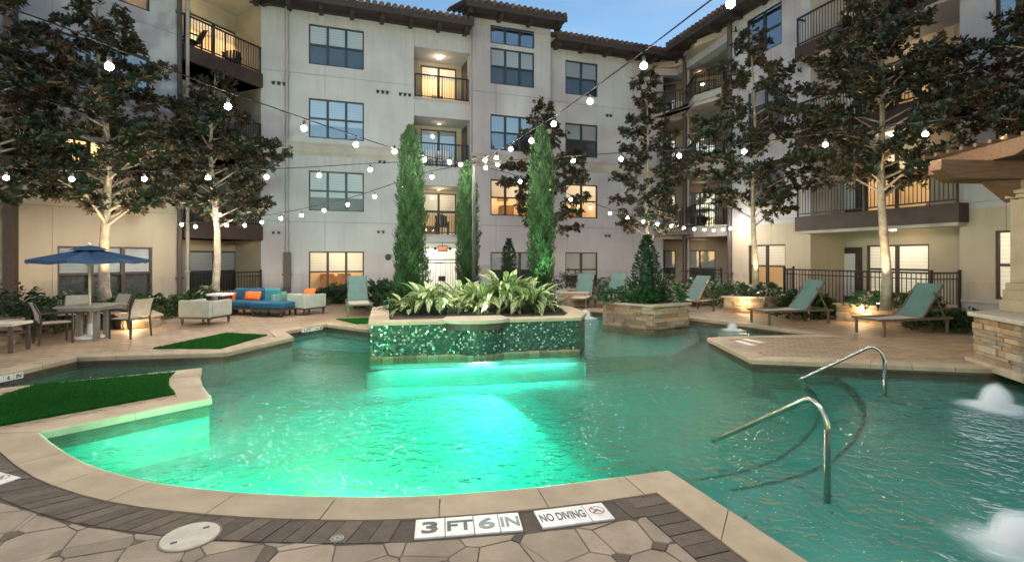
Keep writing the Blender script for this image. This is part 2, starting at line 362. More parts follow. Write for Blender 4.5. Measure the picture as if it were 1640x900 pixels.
# ------------------------------------------------------------------ mesh builder
def wpos(o):
    p = Vector((0, 0, 0))
    while o is not None: p = p + o.location; o = o.parent
    return p
class MB:
    def __init__(s): s.v = []; s.f = []; s.mi = []; s.va = []; s.uv = []
    def add(s, vs, fs, var=None, m=0, uvs=None):
        b = len(s.v); s.v.extend([tuple(p) for p in vs])
        if var is None: var = random.random()
        for i, f in enumerate(fs):
            s.f.append(tuple(b + k for k in f)); s.mi.append(m)
            s.va.append(var[i] if hasattr(var, '__len__') else var)
            s.uv.append(uvs[i] if uvs else None)
    def quad(s, a, b, c, d, uv=None, var=None, m=0): s.add([a, b, c, d], [(0, 1, 2, 3)], var, m, [uv] if uv else None)
    def hexa(s, p, var=None, m=0):     # p: bottom 4 ccw, top 4 ccw
        s.add(p, [(3, 2, 1, 0), (4, 5, 6, 7), (0, 1, 5, 4), (1, 2, 6, 5), (2, 3, 7, 6), (3, 0, 4, 7)], var, m)
    def box(s, c, d, rz=0, var=None, m=0, taper=1.0):
        x, y, z = d[0] / 2, d[1] / 2, d[2] / 2; k = taper; ca, sa = math.cos(rz), math.sin(rz)
        P = []
        for (px, py, pz, t) in ((-x, -y, -z, k), (x, -y, -z, k), (x, y, -z, k), (-x, y, -z, k), (-x, -y, z, 1), (x, -y, z, 1), (x, y, z, 1), (-x, y, z, 1)):
            px *= t; py *= t
            P.append((c[0] + px * ca - py * sa, c[1] + px * sa + py * ca, c[2] + pz))
        s.hexa(P, var, m)
    def beam(s, a, b, w, h, up=(0, 0, 1), var=None, m=0):
        a, b, up = Vector(a), Vector(b), Vector(up); d = (b - a).normalized()
        x = d.cross(up); x = x.normalized() if x.length > 1e-5 else Vector((1, 0, 0)); y = x.cross(d)
        x = x * w / 2; y = y * h / 2
        s.hexa([a - x - y, a + x - y, b + x - y, b - x - y, a - x + y, a + x + y, b + x + y, b - x + y], var, m)
    def tube(s, path, rad, n=8, cap=True, var=None, m=0):
        P = [Vector(p) for p in path]; K = len(P); rad = rad if hasattr(rad, '__len__') else [rad] * K
        vs = []; up = None
        for i, p in enumerate(P):
            t = (P[min(i + 1, K - 1)] - P[max(i - 1, 0)]).normalized()
            if up is None:
                up = Vector((0, 0, 1)) if abs(t.z) < .9 else Vector((1, 0, 0))
            x = t.cross(up)
            if x.length < 1e-4: x = t.cross(Vector((0, 1, 0)))
            x.normalize(); up = x.cross(t)
            for k in range(n):
                a = 2 * math.pi * k / n; vs.append(p + (x * math.cos(a) + up * math.sin(a)) * rad[i])
        fs = [(i * n + k, i * n + (k + 1) % n, (i + 1) * n + (k + 1) % n, (i + 1) * n + k) for i in range(K - 1) for k in range(n)]
        if cap: fs += [tuple(range(n - 1, -1, -1)), tuple((K - 1) * n + k for k in range(n))]
        s.add(vs, fs, var, m)
    def lathe(s, prof, c=(0, 0, 0), n=20, var=None, m=0):
        vs = []; K = len(prof)
        for r, z in prof:
            for k in range(n):
                a = 2 * math.pi * k / n; vs.append((c[0] + r * math.cos(a), c[1] + r * math.sin(a), c[2] + z))
        fs = [(i * n + k, i * n + (k + 1) % n, (i + 1) * n + (k + 1) % n, (i + 1) * n + k) for i in range(K - 1) for k in range(n)]
        if prof[0][0] > 1e-4: fs.append(tuple(range(n - 1, -1, -1)))
        if prof[-1][0] > 1e-4: fs.append(tuple((K - 1) * n + k for k in range(n)))
        s.add(vs, fs, var, m)
    def ball(s, c, r, n=10, sc=(1, 1, 1), var=None, m=0):
        prof = [(max(1e-5, r * math.sin(math.pi * i / n)), -r * math.cos(math.pi * i / n)) for i in range(n + 1)]
        b = len(s.v); s.lathe(prof, (0, 0, 0), n * 2 if n < 8 else 16, var, m)
        for i in range(b, len(s.v)):
            p = s.v[i]; s.v[i] = (c[0] + p[0] * sc[0], c[1] + p[1] * sc[1], c[2] + p[2] * sc[2])
    def prism(s, poly, z0, z1, var=None, m=0, top=True, bottom=True):
        n = len(poly); a = sum(poly[i][0] * poly[(i + 1) % n][1] - poly[(i + 1) % n][0] * poly[i][1] for i in range(n))
        if a < 0: poly = poly[::-1]
        vs = [(p[0], p[1], z0) for p in poly] + [(p[0], p[1], z1) for p in poly]
        fs = [(i, (i + 1) % n, n + (i + 1) % n, n + i) for i in range(n)]
        uvs = []
        L = 0
        for i in range(n):
            d = math.dist(poly[i][:2], poly[(i + 1) % n][:2]); uvs.append([(L, z0), (L + d, z0), (L + d, z1), (L, z1)]); L += d
        if top: fs.append(tuple(range(n, 2 * n))); uvs.append([(p[0], p[1]) for p in poly])
        if bottom: fs.append(tuple(range(n - 1, -1, -1))); uvs.append([(p[0], p[1]) for p in poly[::-1]])
        s.add(vs, fs, var, m, uvs)
    def leaves(s, base, d, up, L, Wd, var, fold=.25, droop=.0, m=0):
        base, d, up = (np.asarray(x, float) for x in (base, d, up))
        d = d / np.linalg.norm(d, axis=1, keepdims=True)
        x = np.cross(d, up); nn = np.linalg.norm(x, axis=1, keepdims=True); x = np.where(nn < 1e-3, np.array([[1., 0, 0]]), x / np.maximum(nn, 1e-6))
        nrm = np.cross(x, d); L = np.asarray(L)[:, None]; Wd = np.asarray(Wd)[:, None]
        m1, m2 = base + d * L * .36, base + d * L * .74 + np.array([[0, 0, -1.]]) * L * droop * .5; tip = base + d * L + np.array([[0, 0, -1.]]) * L * droop
        xw, nw_ = x * Wd, nrm * Wd * fold
        k6 = 6; vs = np.stack([base, m1 + xw * .86 + nw_, m2 + xw * .9 + nw_ * .8, tip, m2 - xw * .9 + nw_ * .8, m1 - xw * .86 + nw_], 1).reshape(-1, 3)
        n = len(base); b = len(s.v); s.v.extend(map(tuple, vs.tolist()))
        var = np.asarray(var).tolist()
        for i in range(n):
            k = b + 6 * i; s.f.append((k, k + 1, k + 2, k + 3)); s.f.append((k, k + 3, k + 4, k + 5))
            s.va += [var[i], var[i]]
        s.mi += [m] * (2 * n); s.uv += [None] * (2 * n)
    def build(s, name, mats, parent=None, smooth=False, world=True, bevel=0, label=None):
        me = bpy.data.meshes.new(name)
        off = wpos(parent) if (world and parent is not None) else Vector((0, 0, 0))
        vs = [(p[0] - off[0], p[1] - off[1], p[2] - off[2]) for p in s.v] if off.length > 0 else s.v
        me.from_pydata(vs, [], s.f)
        for mm in (mats if isinstance(mats, (list, tuple)) else [mats]): me.materials.append(M[mm] if isinstance(mm, str) else mm)
        me.polygons.foreach_set('material_index', s.mi)
        me.attributes.new('var', 'FLOAT', 'FACE').data.foreach_set('value', s.va)
        if any(u is not None for u in s.uv):
            ul = me.uv_layers.new(name='UVMap'); flat = []
            for f, u in zip(s.f, s.uv):
                for k in range(len(f)): flat += list(u[k]) if u else [0, 0]
            ul.data.foreach_set('uv', flat)
        if smooth: me.polygons.foreach_set('use_smooth', [True] * len(s.f))
        me.validate(); me.update()
        o = bpy.data.objects.new(name, me); C.objects.link(o)
        if parent is not None: o.parent = parent
        if bevel:
            b = o.modifiers.new('edge', 'BEVEL'); b.width = bevel; b.segments = 2; b.limit_method = 'ANGLE'; b.angle_limit = R(40)
        if label: o['label'] = label
        return o
def tag(o, label, cat, group=None, kind=None):
    o['label'] = label; o['category'] = cat
    if group: o['group'] = group
    if kind: o['kind'] = kind
    return o
def thing(name, label, cat, loc=(0, 0, 0), rz=0, group=None):
    o = bpy.data.objects.new(name, None); C.objects.link(o); o.location = loc; o.rotation_euler = (0, 0, rz)
    o.empty_display_size = .2
    return tag(o, label, cat, group)
def children(o): return [c for c in bpy.data.objects if c.parent == o]
KIDS = {}
def dup(root, loc, rz, label, group=None):
    if root.name not in KIDS: KIDS[root.name] = [(c, children(c)) for c in children(root)]
    r = root.copy(); C.objects.link(r); r.location = loc; r.rotation_euler = (0, 0, rz); r['label'] = label
    if group: r['group'] = group
    for c, gs in KIDS[root.name]:
        k = c.copy(); C.objects.link(k); k.parent = r
        for g in gs:
            q = g.copy(); C.objects.link(q); q.parent = k
    return r
def light(name, kind, loc, energy, color, parent=None, **k):
    d = bpy.data.lights.new(name, kind); d.energy = energy; d.color = color
    for a, b in k.items():
        if a not in ('target',): setattr(d, a, b)
    o = bpy.data.objects.new(name, d); C.objects.link(o); o.location = loc
    if 'target' in k:
        o.rotation_euler = (Vector(k['target']) - Vector(loc)).to_track_quat('-Z', 'Y').to_euler()
    if parent is not None: o.parent = parent; o.location = Vector(loc) - wpos(parent)
    return o
def structure(o, label, cat): return tag(o, label, cat, kind='structure')
# ------------------------------------------------------------------ pool outline, ground, coping, basin, water
WZ = -.11
def pts(L, z=0): return [G(u, v, z) for u, v in L]
front_arc = pts([(57, 692), (74, 707), (100, 725), (130, 741), (162, 753), (200, 764), (240, 773), (285, 780), (330, 785), (380, 789.5), (430, 793), (485, 795.5), (540, 796.5), (595, 797), (650, 796), (705, 793.5), (760, 790), (810, 786), (860, 781.5), (940, 772), (1000, 764), (1070, 755)])
pA, pB = G(1070, 755), G(1290, 900)
near_right = [pA + (pB - pA) * 4.2]
right_far = [Vector((9.5, near_right[0].y, 0)), Vector((9.5, 6.6, 0))] + pts([(1600, 590), (1205, 575), (1135, 541), (1180, 538.5), (1310, 536), (1297, 532), (1207, 520), (1100, 508), (1010, 499), (935, 495)])
bed_back = [Vector((.6, 13.0, 0)), Vector((-2.4, 12.3, 0))]
left_far = pts([(590, 527), (523, 518.5), (455, 530), (468, 539.5), (360, 564), (123, 571), (0, 599), (-150, 630)])
left_b = pts([(-140, 637), (0, 622), (160, 606), (320, 590), (316, 602), (321, 618), (335, 637)])
outline = front_arc + near_right + right_far + bed_back + left_far + left_b
outline = [Vector((p.x, p.y, 0)) for p in outline]
if sum(a.x * b.y - b.x * a.y for a, b in zip(outline, outline[1:] + outline[:1])) < 0: outline = outline[::-1]
# now counter-clockwise: water on the left of each edge, outward = right side
def offset_loop(P, w):
    n = len(P); out = []
    for i in range(n):
        a, b, c = P[i - 1], P[i], P[(i + 1) % n]
        d1 = (b - a).normalized(); d2 = (c - b).normalized()
        n1 = Vector((d1.y, -d1.x, 0)); n2 = Vector((d2.y, -d2.x, 0))
        m = n1 + n2; k = m.dot(n1)
        m = m * (1 / max(.35, k)) if m.length > 1e-6 else n1
        out.append(b + m * w)
    return out
COP = .30
def fill_mesh(name, loops, mat, z, parent=None):
    bm = bmesh.new(); E = []
    for Lp in loops:
        vs = [bm.verts.new((p[0], p[1], z)) for p in Lp]
        E += [bm.edges.new((vs[i], vs[(i + 1) % len(vs)])) for i in range(len(vs))]
    bmesh.ops.triangle_fill(bm, use_beauty=True, use_dissolve=False, edges=E)
    for f in bm.faces:
        if f.normal.z < 0: f.normal_flip()
    me = bpy.data.meshes.new(name); bm.to_mesh(me); bm.free(); me.materials.append(M[mat])
    o = bpy.data.objects.new(name, me); C.objects.link(o)
    if parent: o.parent = parent
    return o
hole = offset_loop(outline, .10)
S = 150
g = fill_mesh('ground', [[(-S, -S), (S, -S), (S, S), (-S, S)], hole], 'deck', -.008)
structure(g, 'tan brick paver deck surrounding the pool', 'ground')

# coping stones, one mesh
def coping(P, w, name, label):
    b = MB(); n = len(P); O = offset_loop(P, w); I = offset_loop(P, -.03); acc = 0; var = .5; fresh = True; zst = .018
    for i in range(n):
        p0, p1, o0, o1, i0, i1 = P[i], P[(i + 1) % n], O[i], O[(i + 1) % n], I[i], I[(i + 1) % n]
        mid = (p0 + p1) / 2
        L = (p1 - p0).length
        if mid.y < 1.0 or (mid.x > 9.2): continue
        if -3.7 < mid.x < 1.6 and 11.4 < mid.y < 14.5 and L > 2: continue
        k = max(1, round(L / .62))
        for j in range(k):
            acc += L / k; last = acc > .55 or L > .6
            g0 = (j + (.004 / L * k if fresh else 0)) / k; g1 = (j + 1 - (.004 / L * k if last else 0)) / k
            if fresh: var = random.random(); zst = .006 + random.uniform(-.0015, .0015)
            fresh = last; acc = 0 if last else acc
            A, B = i0.lerp(i1, g0), i0.lerp(i1, g1); Cc, D = o0.lerp(o1, g0), o0.lerp(o1, g1)
            z = zst
            prof0 = [(0, -.075), (-.0, -.012), (.010, -.002), (.03, z), (1, z), (1, -.03)]
            def ring(a, c):
                d = c - a; l = d.length; r = []
                for t, zz in prof0:
                    q = a + d * (t / l if t < .5 else 1.0); r.append((q.x, q.y, zz))
                return r
            r0, r1 = ring(A, Cc), ring(B, D)
            fs = [(q, q + 6, q + 7, q + 1) for q in range(5)] + [(0, 1, 2, 3, 4, 5), (11, 10, 9, 8, 7, 6)]
            b.add(r0 + r1, fs, var)
    o = b.build(name, 'coping'); structure(o, label, 'kerb'); return o
coping(outline, COP, 'pool_coping', 'tan cast stone coping slabs edging the whole pool')

# basin: walls and floor
b = MB()
FZ = -.62
n = len(outline)
for i in range(n):
    p, q = outline[i], outline[(i + 1) % n]
    b.quad((p.x, p.y, FZ - .3), (q.x, q.y, FZ - .3), (q.x, q.y, -.02), (p.x, p.y, -.02))
def seg(z, L): return [G(u, v, z) for u, v in L]
xs = [p.x for p in outline]; ys = [p.y for p in outline]
b.quad((min(xs) - 1, min(ys) - 1, FZ), (max(xs) + 1, min(ys) - 1, FZ), (max(xs) + 1, max(ys) + 1, FZ), (min(xs) - 1, max(ys) + 1, FZ))
arc = seg(-.22, [(1290, 583), (1330, 598), (1362, 618), (1382, 644), (1382, 672), (1366, 703), (1332, 734), (1290, 754), (1240, 768), (1170, 781)])
arc = [Vector((p.x, p.y, 0)) for p in arc]
def off_open(P, w):
    out = []
    for i in range(len(P)):
        a, c = P[max(i - 1, 0)], P[min(i + 1, len(P) - 1)]
        d = (c - a).normalized(); out.append(P[i] + Vector((-d.y, d.x, 0)) * w)
    return out
# the shelf lies to the right of the arc
tail = [Vector((1.2, 3.2, 0)), Vector((1.5, -3, 0)), Vector((9.8, -3, 0)), Vector((9.8, 10.5, 0)), Vector((4.8, 10.8, 0))]
shelf_parts = []
for k, (w, z) in enumerate(((0, -.24), (-.48, -.36), (-.96, -.48))):
    A = off_open(arc, w)
    poly = [(p.x, p.y) for p in A + tail]
    b.prism(poly, FZ - .2, z - .002 * k, bottom=False)
# bench under the tiled wall
b.prism([(p.x, p.y) for p in (G(588, 578, WZ), G(585, 594, -.3), G(640, 591, -.3), G(740, 590, -.3), G(830, 586, -.3), G(936, 580, -.3), G(938, 566, WZ), G(930, 545, WZ), G(600, 545, WZ))], FZ - .2, -.30, bottom=False)
# added ledges stand in for pale reflections beside the tiled wall; left arm ledge
for L, z in (([(440, 524), (520, 516), (600, 520), (600, 566), (530, 561), (462, 556)], -.32), ([(915, 492), (1110, 500), (1120, 545), (1075, 570), (915, 572)], -.32),
             ([(-160, 628), (0, 596), (123, 569), (240, 567), (150, 590), (0, 612)], -.34)):
    b.prism([(p.x, p.y) for p in seg(z, L)], FZ - .2, z, bottom=False)
basin = b.build('pool_floor', 'plaster'); structure(basin, 'green plastered pool floor with curved steps and shelves', 'pool floor')
b = MB()
for w, z in ((0, -.24), (-.48, -.36)):
    A, B2 = off_open(arc, w - .004), off_open(arc, w + .03)
    for i in range(len(arc) - 1):
        b.quad((A[i].x, A[i].y, z + .006), (A[i + 1].x, A[i + 1].y, z + .006), (B2[i + 1].x, B2[i + 1].y, z + .006), (B2[i].x, B2[i].y, z + .006))
        b.quad((A[i].x, A[i].y, z - .07), (A[i + 1].x, A[i + 1].y, z - .07), (A[i + 1].x, A[i + 1].y, z + .006), (A[i].x, A[i].y, z + .006))
structure(b.build('step_floor_marking', 'nosing'), 'dark tile line along the curved pool steps', 'tile line')
# water: a closed body that reaches into the pool walls and below the floor
b = MB(); big = offset_loop(outline, .05)
b.prism([(p.x, p.y) for p in big], FZ - .15, WZ)
structure(b.build('water', 'water'), 'emerald green pool water lit from below', 'water')

# turf panels inside their copings
def turf(L, label, z=.012):
    b = MB(); b.prism([(p.x, p.y) for p in pts(L)], -.03, z); o = b.build('artificial_turf', 'turf'); structure(o, label, 'lawn'); return o
turf([(-200, 690), (-60, 655), (57, 617), (140, 610), (281, 596.5), (271, 607), (270, 619), (281, 630.5), (0, 681.5), (-160, 706)], 'large green turf panel on the peninsula between the two pool arms')
turf([(245, 558), (363, 533.5), (428, 537), (353, 558)], 'green turf panel in front of the blue sofa')
turf([(538, 511), (592, 509), (592, 517.5), (572, 519)], 'small green turf sliver beside the tiled planter')
def blades(L, n_, seed):
    rr = random.Random(seed); P = [(p.x, p.y) for p in pts(L)]; x0, x1 = min(p[0] for p in P), max(p[0] for p in P); y0, y1 = min(p[1] for p in P), max(p[1] for p in P); B, D, Z = [], [], []
    while len(B) < n_:
        x, y = rr.uniform(x0, x1), rr.uniform(y0, y1); ins = False
        for (ax, ay), (bx, by) in zip(P, P[1:] + P[:1]):
            if (ay > y) != (by > y) and x < (bx - ax) * (y - ay) / (by - ay) + ax: ins = not ins
        if ins: B.append((x, y, .01)); D.append((rr.gauss(0, .45), rr.gauss(0, .45), 1)); Z.append((rr.gauss(0, 1), rr.gauss(0, 1), .1))
    m = MB(); m.leaves(B, D, Z, [rr.uniform(.014, .03) for _ in B], [rr.uniform(.0022, .004) for _ in B], [min(1, max(0, .5 + .3 * math.sin(q[0] * 2.1) * math.cos(q[1] * 2.7) + rr.gauss(0, .25))) for q in B], .1)
    o = m.build('grass', 'blade'); return tag(o, 'short artificial grass blades on the turf panel', 'grass', 'blades of the turf panels', 'stuff')
blades([(-200, 690), (-60, 655), (57, 617), (140, 610), (281, 596.5), (271, 607), (270, 619), (281, 630.5), (0, 681.5), (-160, 706)], 26000, 1)['label'] = 'short artificial grass blades on the large turf peninsula'
blades([(245, 558), (363, 533.5), (428, 537), (353, 558)], 9000, 2)['label'] = 'short artificial grass blades on the panel in front of the blue sofa'
# coping that frames the peninsula towards the near side
b = MB()
def slab(poly, z0, z1): b.prism([(p.x, p.y) for p in poly], z0, z1)
BL = [(335, 637), (281, 630.5), (271, 619), (271, 607), (281, 596.5), (320, 590), (316, 602), (321, 618)]
slab(pts(BL), -.05, .0042)
structure(b.build('peninsula_kerb', 'coping'), 'broad tan coping slab capping the tip of the turf peninsula', 'kerb')

# dark border pavers and flagstones of the near deck
def lerp_path(P, s):
    for a, c in zip(P, P[1:]):
        l = (c - a).length
        if s <= l: return a.lerp(c, s / l), (c - a).normalized()
        s -= l
    return P[-1], (P[-1] - P[-2]).normalized()
idx = [min(range(n), key=lambda i: (outline[i] - p).length) for p in (front_arc[0], front_arc[-1])]
offC = offset_loop(outline, COP + .012); offD = offset_loop(outline, COP + .012 + .245)
def edge_pts(O, P): return [O[min(range(n), key=lambda i: (outline[i] - p).length)] for p in P]
front_path_in, front_path_out = edge_pts(offC, front_arc), edge_pts(offD, front_arc)
marker_spans = []     # filled with (u0, u1) of tile plates lying in the border
PL = lambda P: sum((c - a).length for a, c in zip(P, P[1:]))
b = MB()
Lin = PL(front_path_in); K = int(Lin / .118)
def upx(p): return CX + p.x / p.y * F
for k in range(K):
    (a, _), (c, _) = lerp_path(front_path_in, Lin * k / K + .004), lerp_path(front_path_in, Lin * (k + 1) / K - .004)
    Lo = PL(front_path_out)
    (d, _), (e, _) = lerp_path(front_path_out, Lo * k / K + .004), lerp_path(front_path_out, Lo * (k + 1) / K - .004)
    um = upx((a + c) / 2)
    if 655 < um < 838 or 858 < um < 975: continue
    z = random.uniform(-.002, .002)
    b.hexa([(a.x, a.y, -.03), (c.x, c.y, -.03), (e.x, e.y, -.03), (d.x, d.y, -.03), (a.x, a.y, z), (c.x, c.y, z), (e.x, e.y, z), (d.x, d.y, z)][::1])
# run along the right-hand edge
q0 = front_path_out[-1]; q0i = front_path_in[-1]
ed = (near_right[0] - pA).normalized(); rn = Vector((ed.y, -ed.x, 0)); rn = rn if rn.x < 0 else -rn
for k in range(34):
    s0, s1 = .118 * k + .004, .118 * (k + 1) - .004
    base = pA + rn * (COP + .012) + ed * .31
    a, c = base + ed * s0, base + ed * s1; d, e = a + rn * .245, c + rn * .245
    z = random.uniform(-.002, .002)
    b.hexa([(a.x, a.y, -.03), (c.x, c.y, -.03), (e.x, e.y, -.03), (d.x, d.y, -.03), (a.x, a.y, z), (c.x, c.y, z), (e.x, e.y, z), (d.x, d.y, z)])
o = b.build('border_pavement', 'paver_dark'); structure(o, 'dark brown paver bricks bordering the near coping', 'pavement')
# flagstones: power diagram with small dark diamonds
def clip(poly, nx, ny, c):
    out = []
    for i in range(len(poly)):
        p, q = poly[i - 1], poly[i]; dp, dq = p[0] * nx + p[1] * ny - c, q[0] * nx + q[1] * ny - c
        if dp <= 0: out.append(p)
        if (dp < 0 < dq) or (dq < 0 < dp):
            t = dp / (dp - dq); out.append((p[0] + (q[0] - p[0]) * t, p[1] + (q[1] - p[1]) * t))
    return out
seeds = []
rs = random.Random(5); step = .37
ca, sa = math.cos(.35), math.sin(.35)
for i in range(-22, 22):
    for j in range(-14, 14):
        x, y = i * step, j * step
        for (dx, dy, w, kind) in ((0, 0, .030, 1), (.5 * step, .5 * step, -.010, 0), (.5 * step, 0.0, .012, 2), (0, .5 * step, .016, 2)):
            if kind == 2 and rs.random() < .35: continue
            jx, jy = rs.uniform(-.045, .045), rs.uniform(-.045, .045)
            px, py = x + dx + jx, y + dy + jy
            X, Y = px * ca - py * sa - .6, px * sa + py * ca + 2.2
            if -6.5 < X < 3.5 and -.5 < Y < 4.6: seeds.append((X, Y, w + rs.uniform(-.006, .006), kind))
jl = edge_pts(offset_loop(outline, COP - .02), front_arc); e1 = pA + rn * (COP - .02) + ed * .3; e2 = e1 + ed * 5.5
fill_o = fill_mesh('joint_sand_pavement', [[(p.x, p.y) for p in jl] + [(e1.x, e1.y), (e2.x, e2.y), (-6.5, e2.y), (-6.5, jl[0].y)]], 'paver_dark', -.0045)
structure(fill_o, 'dark jointing sand between the near flagstones', 'pavement')
b = MB(); grid = {}
for s_ in seeds: grid.setdefault((int(s_[0] // .6), int(s_[1] // .6)), []).append(s_)
border = edge_pts(offset_loop(outline, COP + .012 + .245 + .008), front_arc)
def inside_near(p):     # near side of the border
    q = Vector((p[0], p[1], 0))
    for a, c in zip(border, border[1:]):
        pass
    return True
for (X, Y, w, kind) in seeds:
    poly = [(X - .5, Y - .5), (X + .5, Y - .5), (X + .5, Y + .5), (X - .5, Y + .5)]
    gx, gy = int(X // .6), int(Y // .6)
    for ii in (-1, 0, 1):
        for jj in (-1, 0, 1):
            for (x2, y2, w2, k2) in grid.get((gx + ii, gy + jj), []):
                if (x2, y2) == (X, Y): continue
                nx, ny = x2 - X, y2 - Y; dd = nx * nx + ny * ny; l = math.sqrt(dd)
                c = (x2 * x2 + y2 * y2 - X * X - Y * Y + w - w2) / 2
                poly = clip(poly, nx / l, ny / l, c / l - .003)
                if not poly: break
    # keep to the near side of border lines
    for a, c in list(zip(border, border[1:])):
        d = (c - a).normalized(); nrm = Vector((-d.y, d.x, 0))
        if (nrm.y < 0): nrm = -nrm      # pointing away from camera = to the pool
        if abs((a.x + c.x) / 2 - X) < .36: 
            if poly: poly = clip(poly, nrm.x, nrm.y, nrm.dot(a))
    if poly: 
        rr = -rn; q = pA + rn * (COP + .012 + .245 + .008); poly = clip(poly, rr.x, rr.y, rr.dot(q))
    if len(poly) < 3: continue
    ar = abs(sum(poly[i - 1][0] * poly[i][1] - poly[i][0] * poly[i - 1][1] for i in range(len(poly)))) / 2
    if ar < .0012: continue
    cx_, cy_ = sum(p[0] for p in poly) / len(poly), sum(p[1] for p in poly) / len(poly)
    z = rs.uniform(-.002, .0015); v = rs.random()
    m = 0 if kind else (1 if rs.random() < .8 else 0)
    inn = [(cx_ + (p[0] - cx_) * .965, cy_ + (p[1] - cy_) * .965) for p in poly]; k = len(poly)
    vs = [(p[0], p[1], -.03) for p in poly] + [(p[0], p[1], z - .004) for p in poly] + [(p[0], p[1], z) for p in inn]
    fs = [(i, (i + 1) % k, k + (i + 1) % k, k + i) for i in range(k)] + [(k + i, k + (i + 1) % k, 2 * k + (i + 1) % k, 2 * k + i) for i in range(k)] + [tuple(range(2 * k, 3 * k))]
    b.add(vs, fs, v, m)
o = b.build('flagstone_pavement', ['flag', 'paver_dark']); structure(o, 'tan flagstones with small dark pavers on the near deck', 'pavement')

# ------------------------------------------------------------------ the apartment building
class Fac:
    def __init__(s, o, d):
        s.o = Vector((o[0], o[1], 0)); s.d = Vector((d[0], d[1], 0)).normalized(); s.n = Vector((s.d.y, -s.d.x, 0))
    def P(s, a, z, off=0): p = s.o + s.d * a + s.n * off; return Vector((p.x, p.y, z))
    def s_at(s, u):
        k = (u - CX) / F; return (k * s.o.y - s.o.x) / (s.d.x - k * s.d.y)
    def Y(s, u): return s.o.y + s.d.y * s.s_at(u)
    def z_at(s, u, v): return H + (VH - v) / F * s.Y(u)
    def back(s, a0, depth): p = s.P(a0, 0, -depth); return Fac((p.x, p.y), s.d)
def fbox(b, f, s0, s1, z0, z1, o0, o1, m=0, var=None):
    P = f.P; b.hexa([P(s0, z0, o1), P(s1, z0, o1), P(s1, z0, o0), P(s0, z0, o0), P(s0, z1, o1), P(s1, z1, o1), P(s1, z1, o0), P(s0, z1, o0)], var, m)
def fquad(b, f, s0, s1, z0, z1, off, m=0):
    b.quad(f.P(s0, z0, off), f.P(s1, z0, off), f.P(s1, z1, off), f.P(s0, z1, off), [(s0, z0), (s1, z0), (s1, z1), (s0, z1)], None, m)
def wall(b, f, s0, s1, z0, z1, holes, off=0, m=0):
    S_ = sorted({s0, s1, *[x for h in holes for x in h[:2] if s0 < x < s1]}); Z = sorted({z0, z1, *[x for h in holes for x in h[2:4] if z0 < x < z1]})
    for a, c in zip(S_, S_[1:]):
        run = None
        for e, g_ in zip(Z, Z[1:]):
            sm, zm = (a + c) / 2, (e + g_) / 2
            solid = not any(h[0] < sm < h[1] and h[2] < zm < h[3] for h in holes)
            if solid: fquad(b, f, a, c, e, g_, off, m)
    for h in holes:
        a, c, e, g_, dp = h
        a, c = max(a, s0), min(c, s1)
        P = f.P; o0, o1 = off, off - dp
        for q in ((P(a, e, o0), P(a, g_, o0), P(a, g_, o1), P(a, e, o1)), (P(c, g_, o0), P(c, e, o0), P(c, e, o1), P(c, g_, o1)),
                  (P(a, g_, o0), P(c, g_, o0), P(c, g_, o1), P(a, g_, o1)), (P(c, e, o0), P(a, e, o0), P(a, e, o1), P(c, e, o1))):
            b.quad(*q, [(.5, .5)] * 4, None, m)
bld = thing('apartment_building', 'four storey stucco apartment building with tiled eaves wrapped around the pool', 'apartment building', (0, 21, 0))
back = Fac((-10.08, 20.06), (2.905, 1))
left = Fac((-12.4, 15.3), (.6, 1))
right = Fac((9.46, 21.95), (.325, -1))
EZ = 11.85
rows = {4: (9.69, 11.35), 3: (6.65, 8.28), 2: (3.63, 5.29), 1: (.24, 1.94)}
REV = .14
win_holes = {}
rnd = random.Random(3)
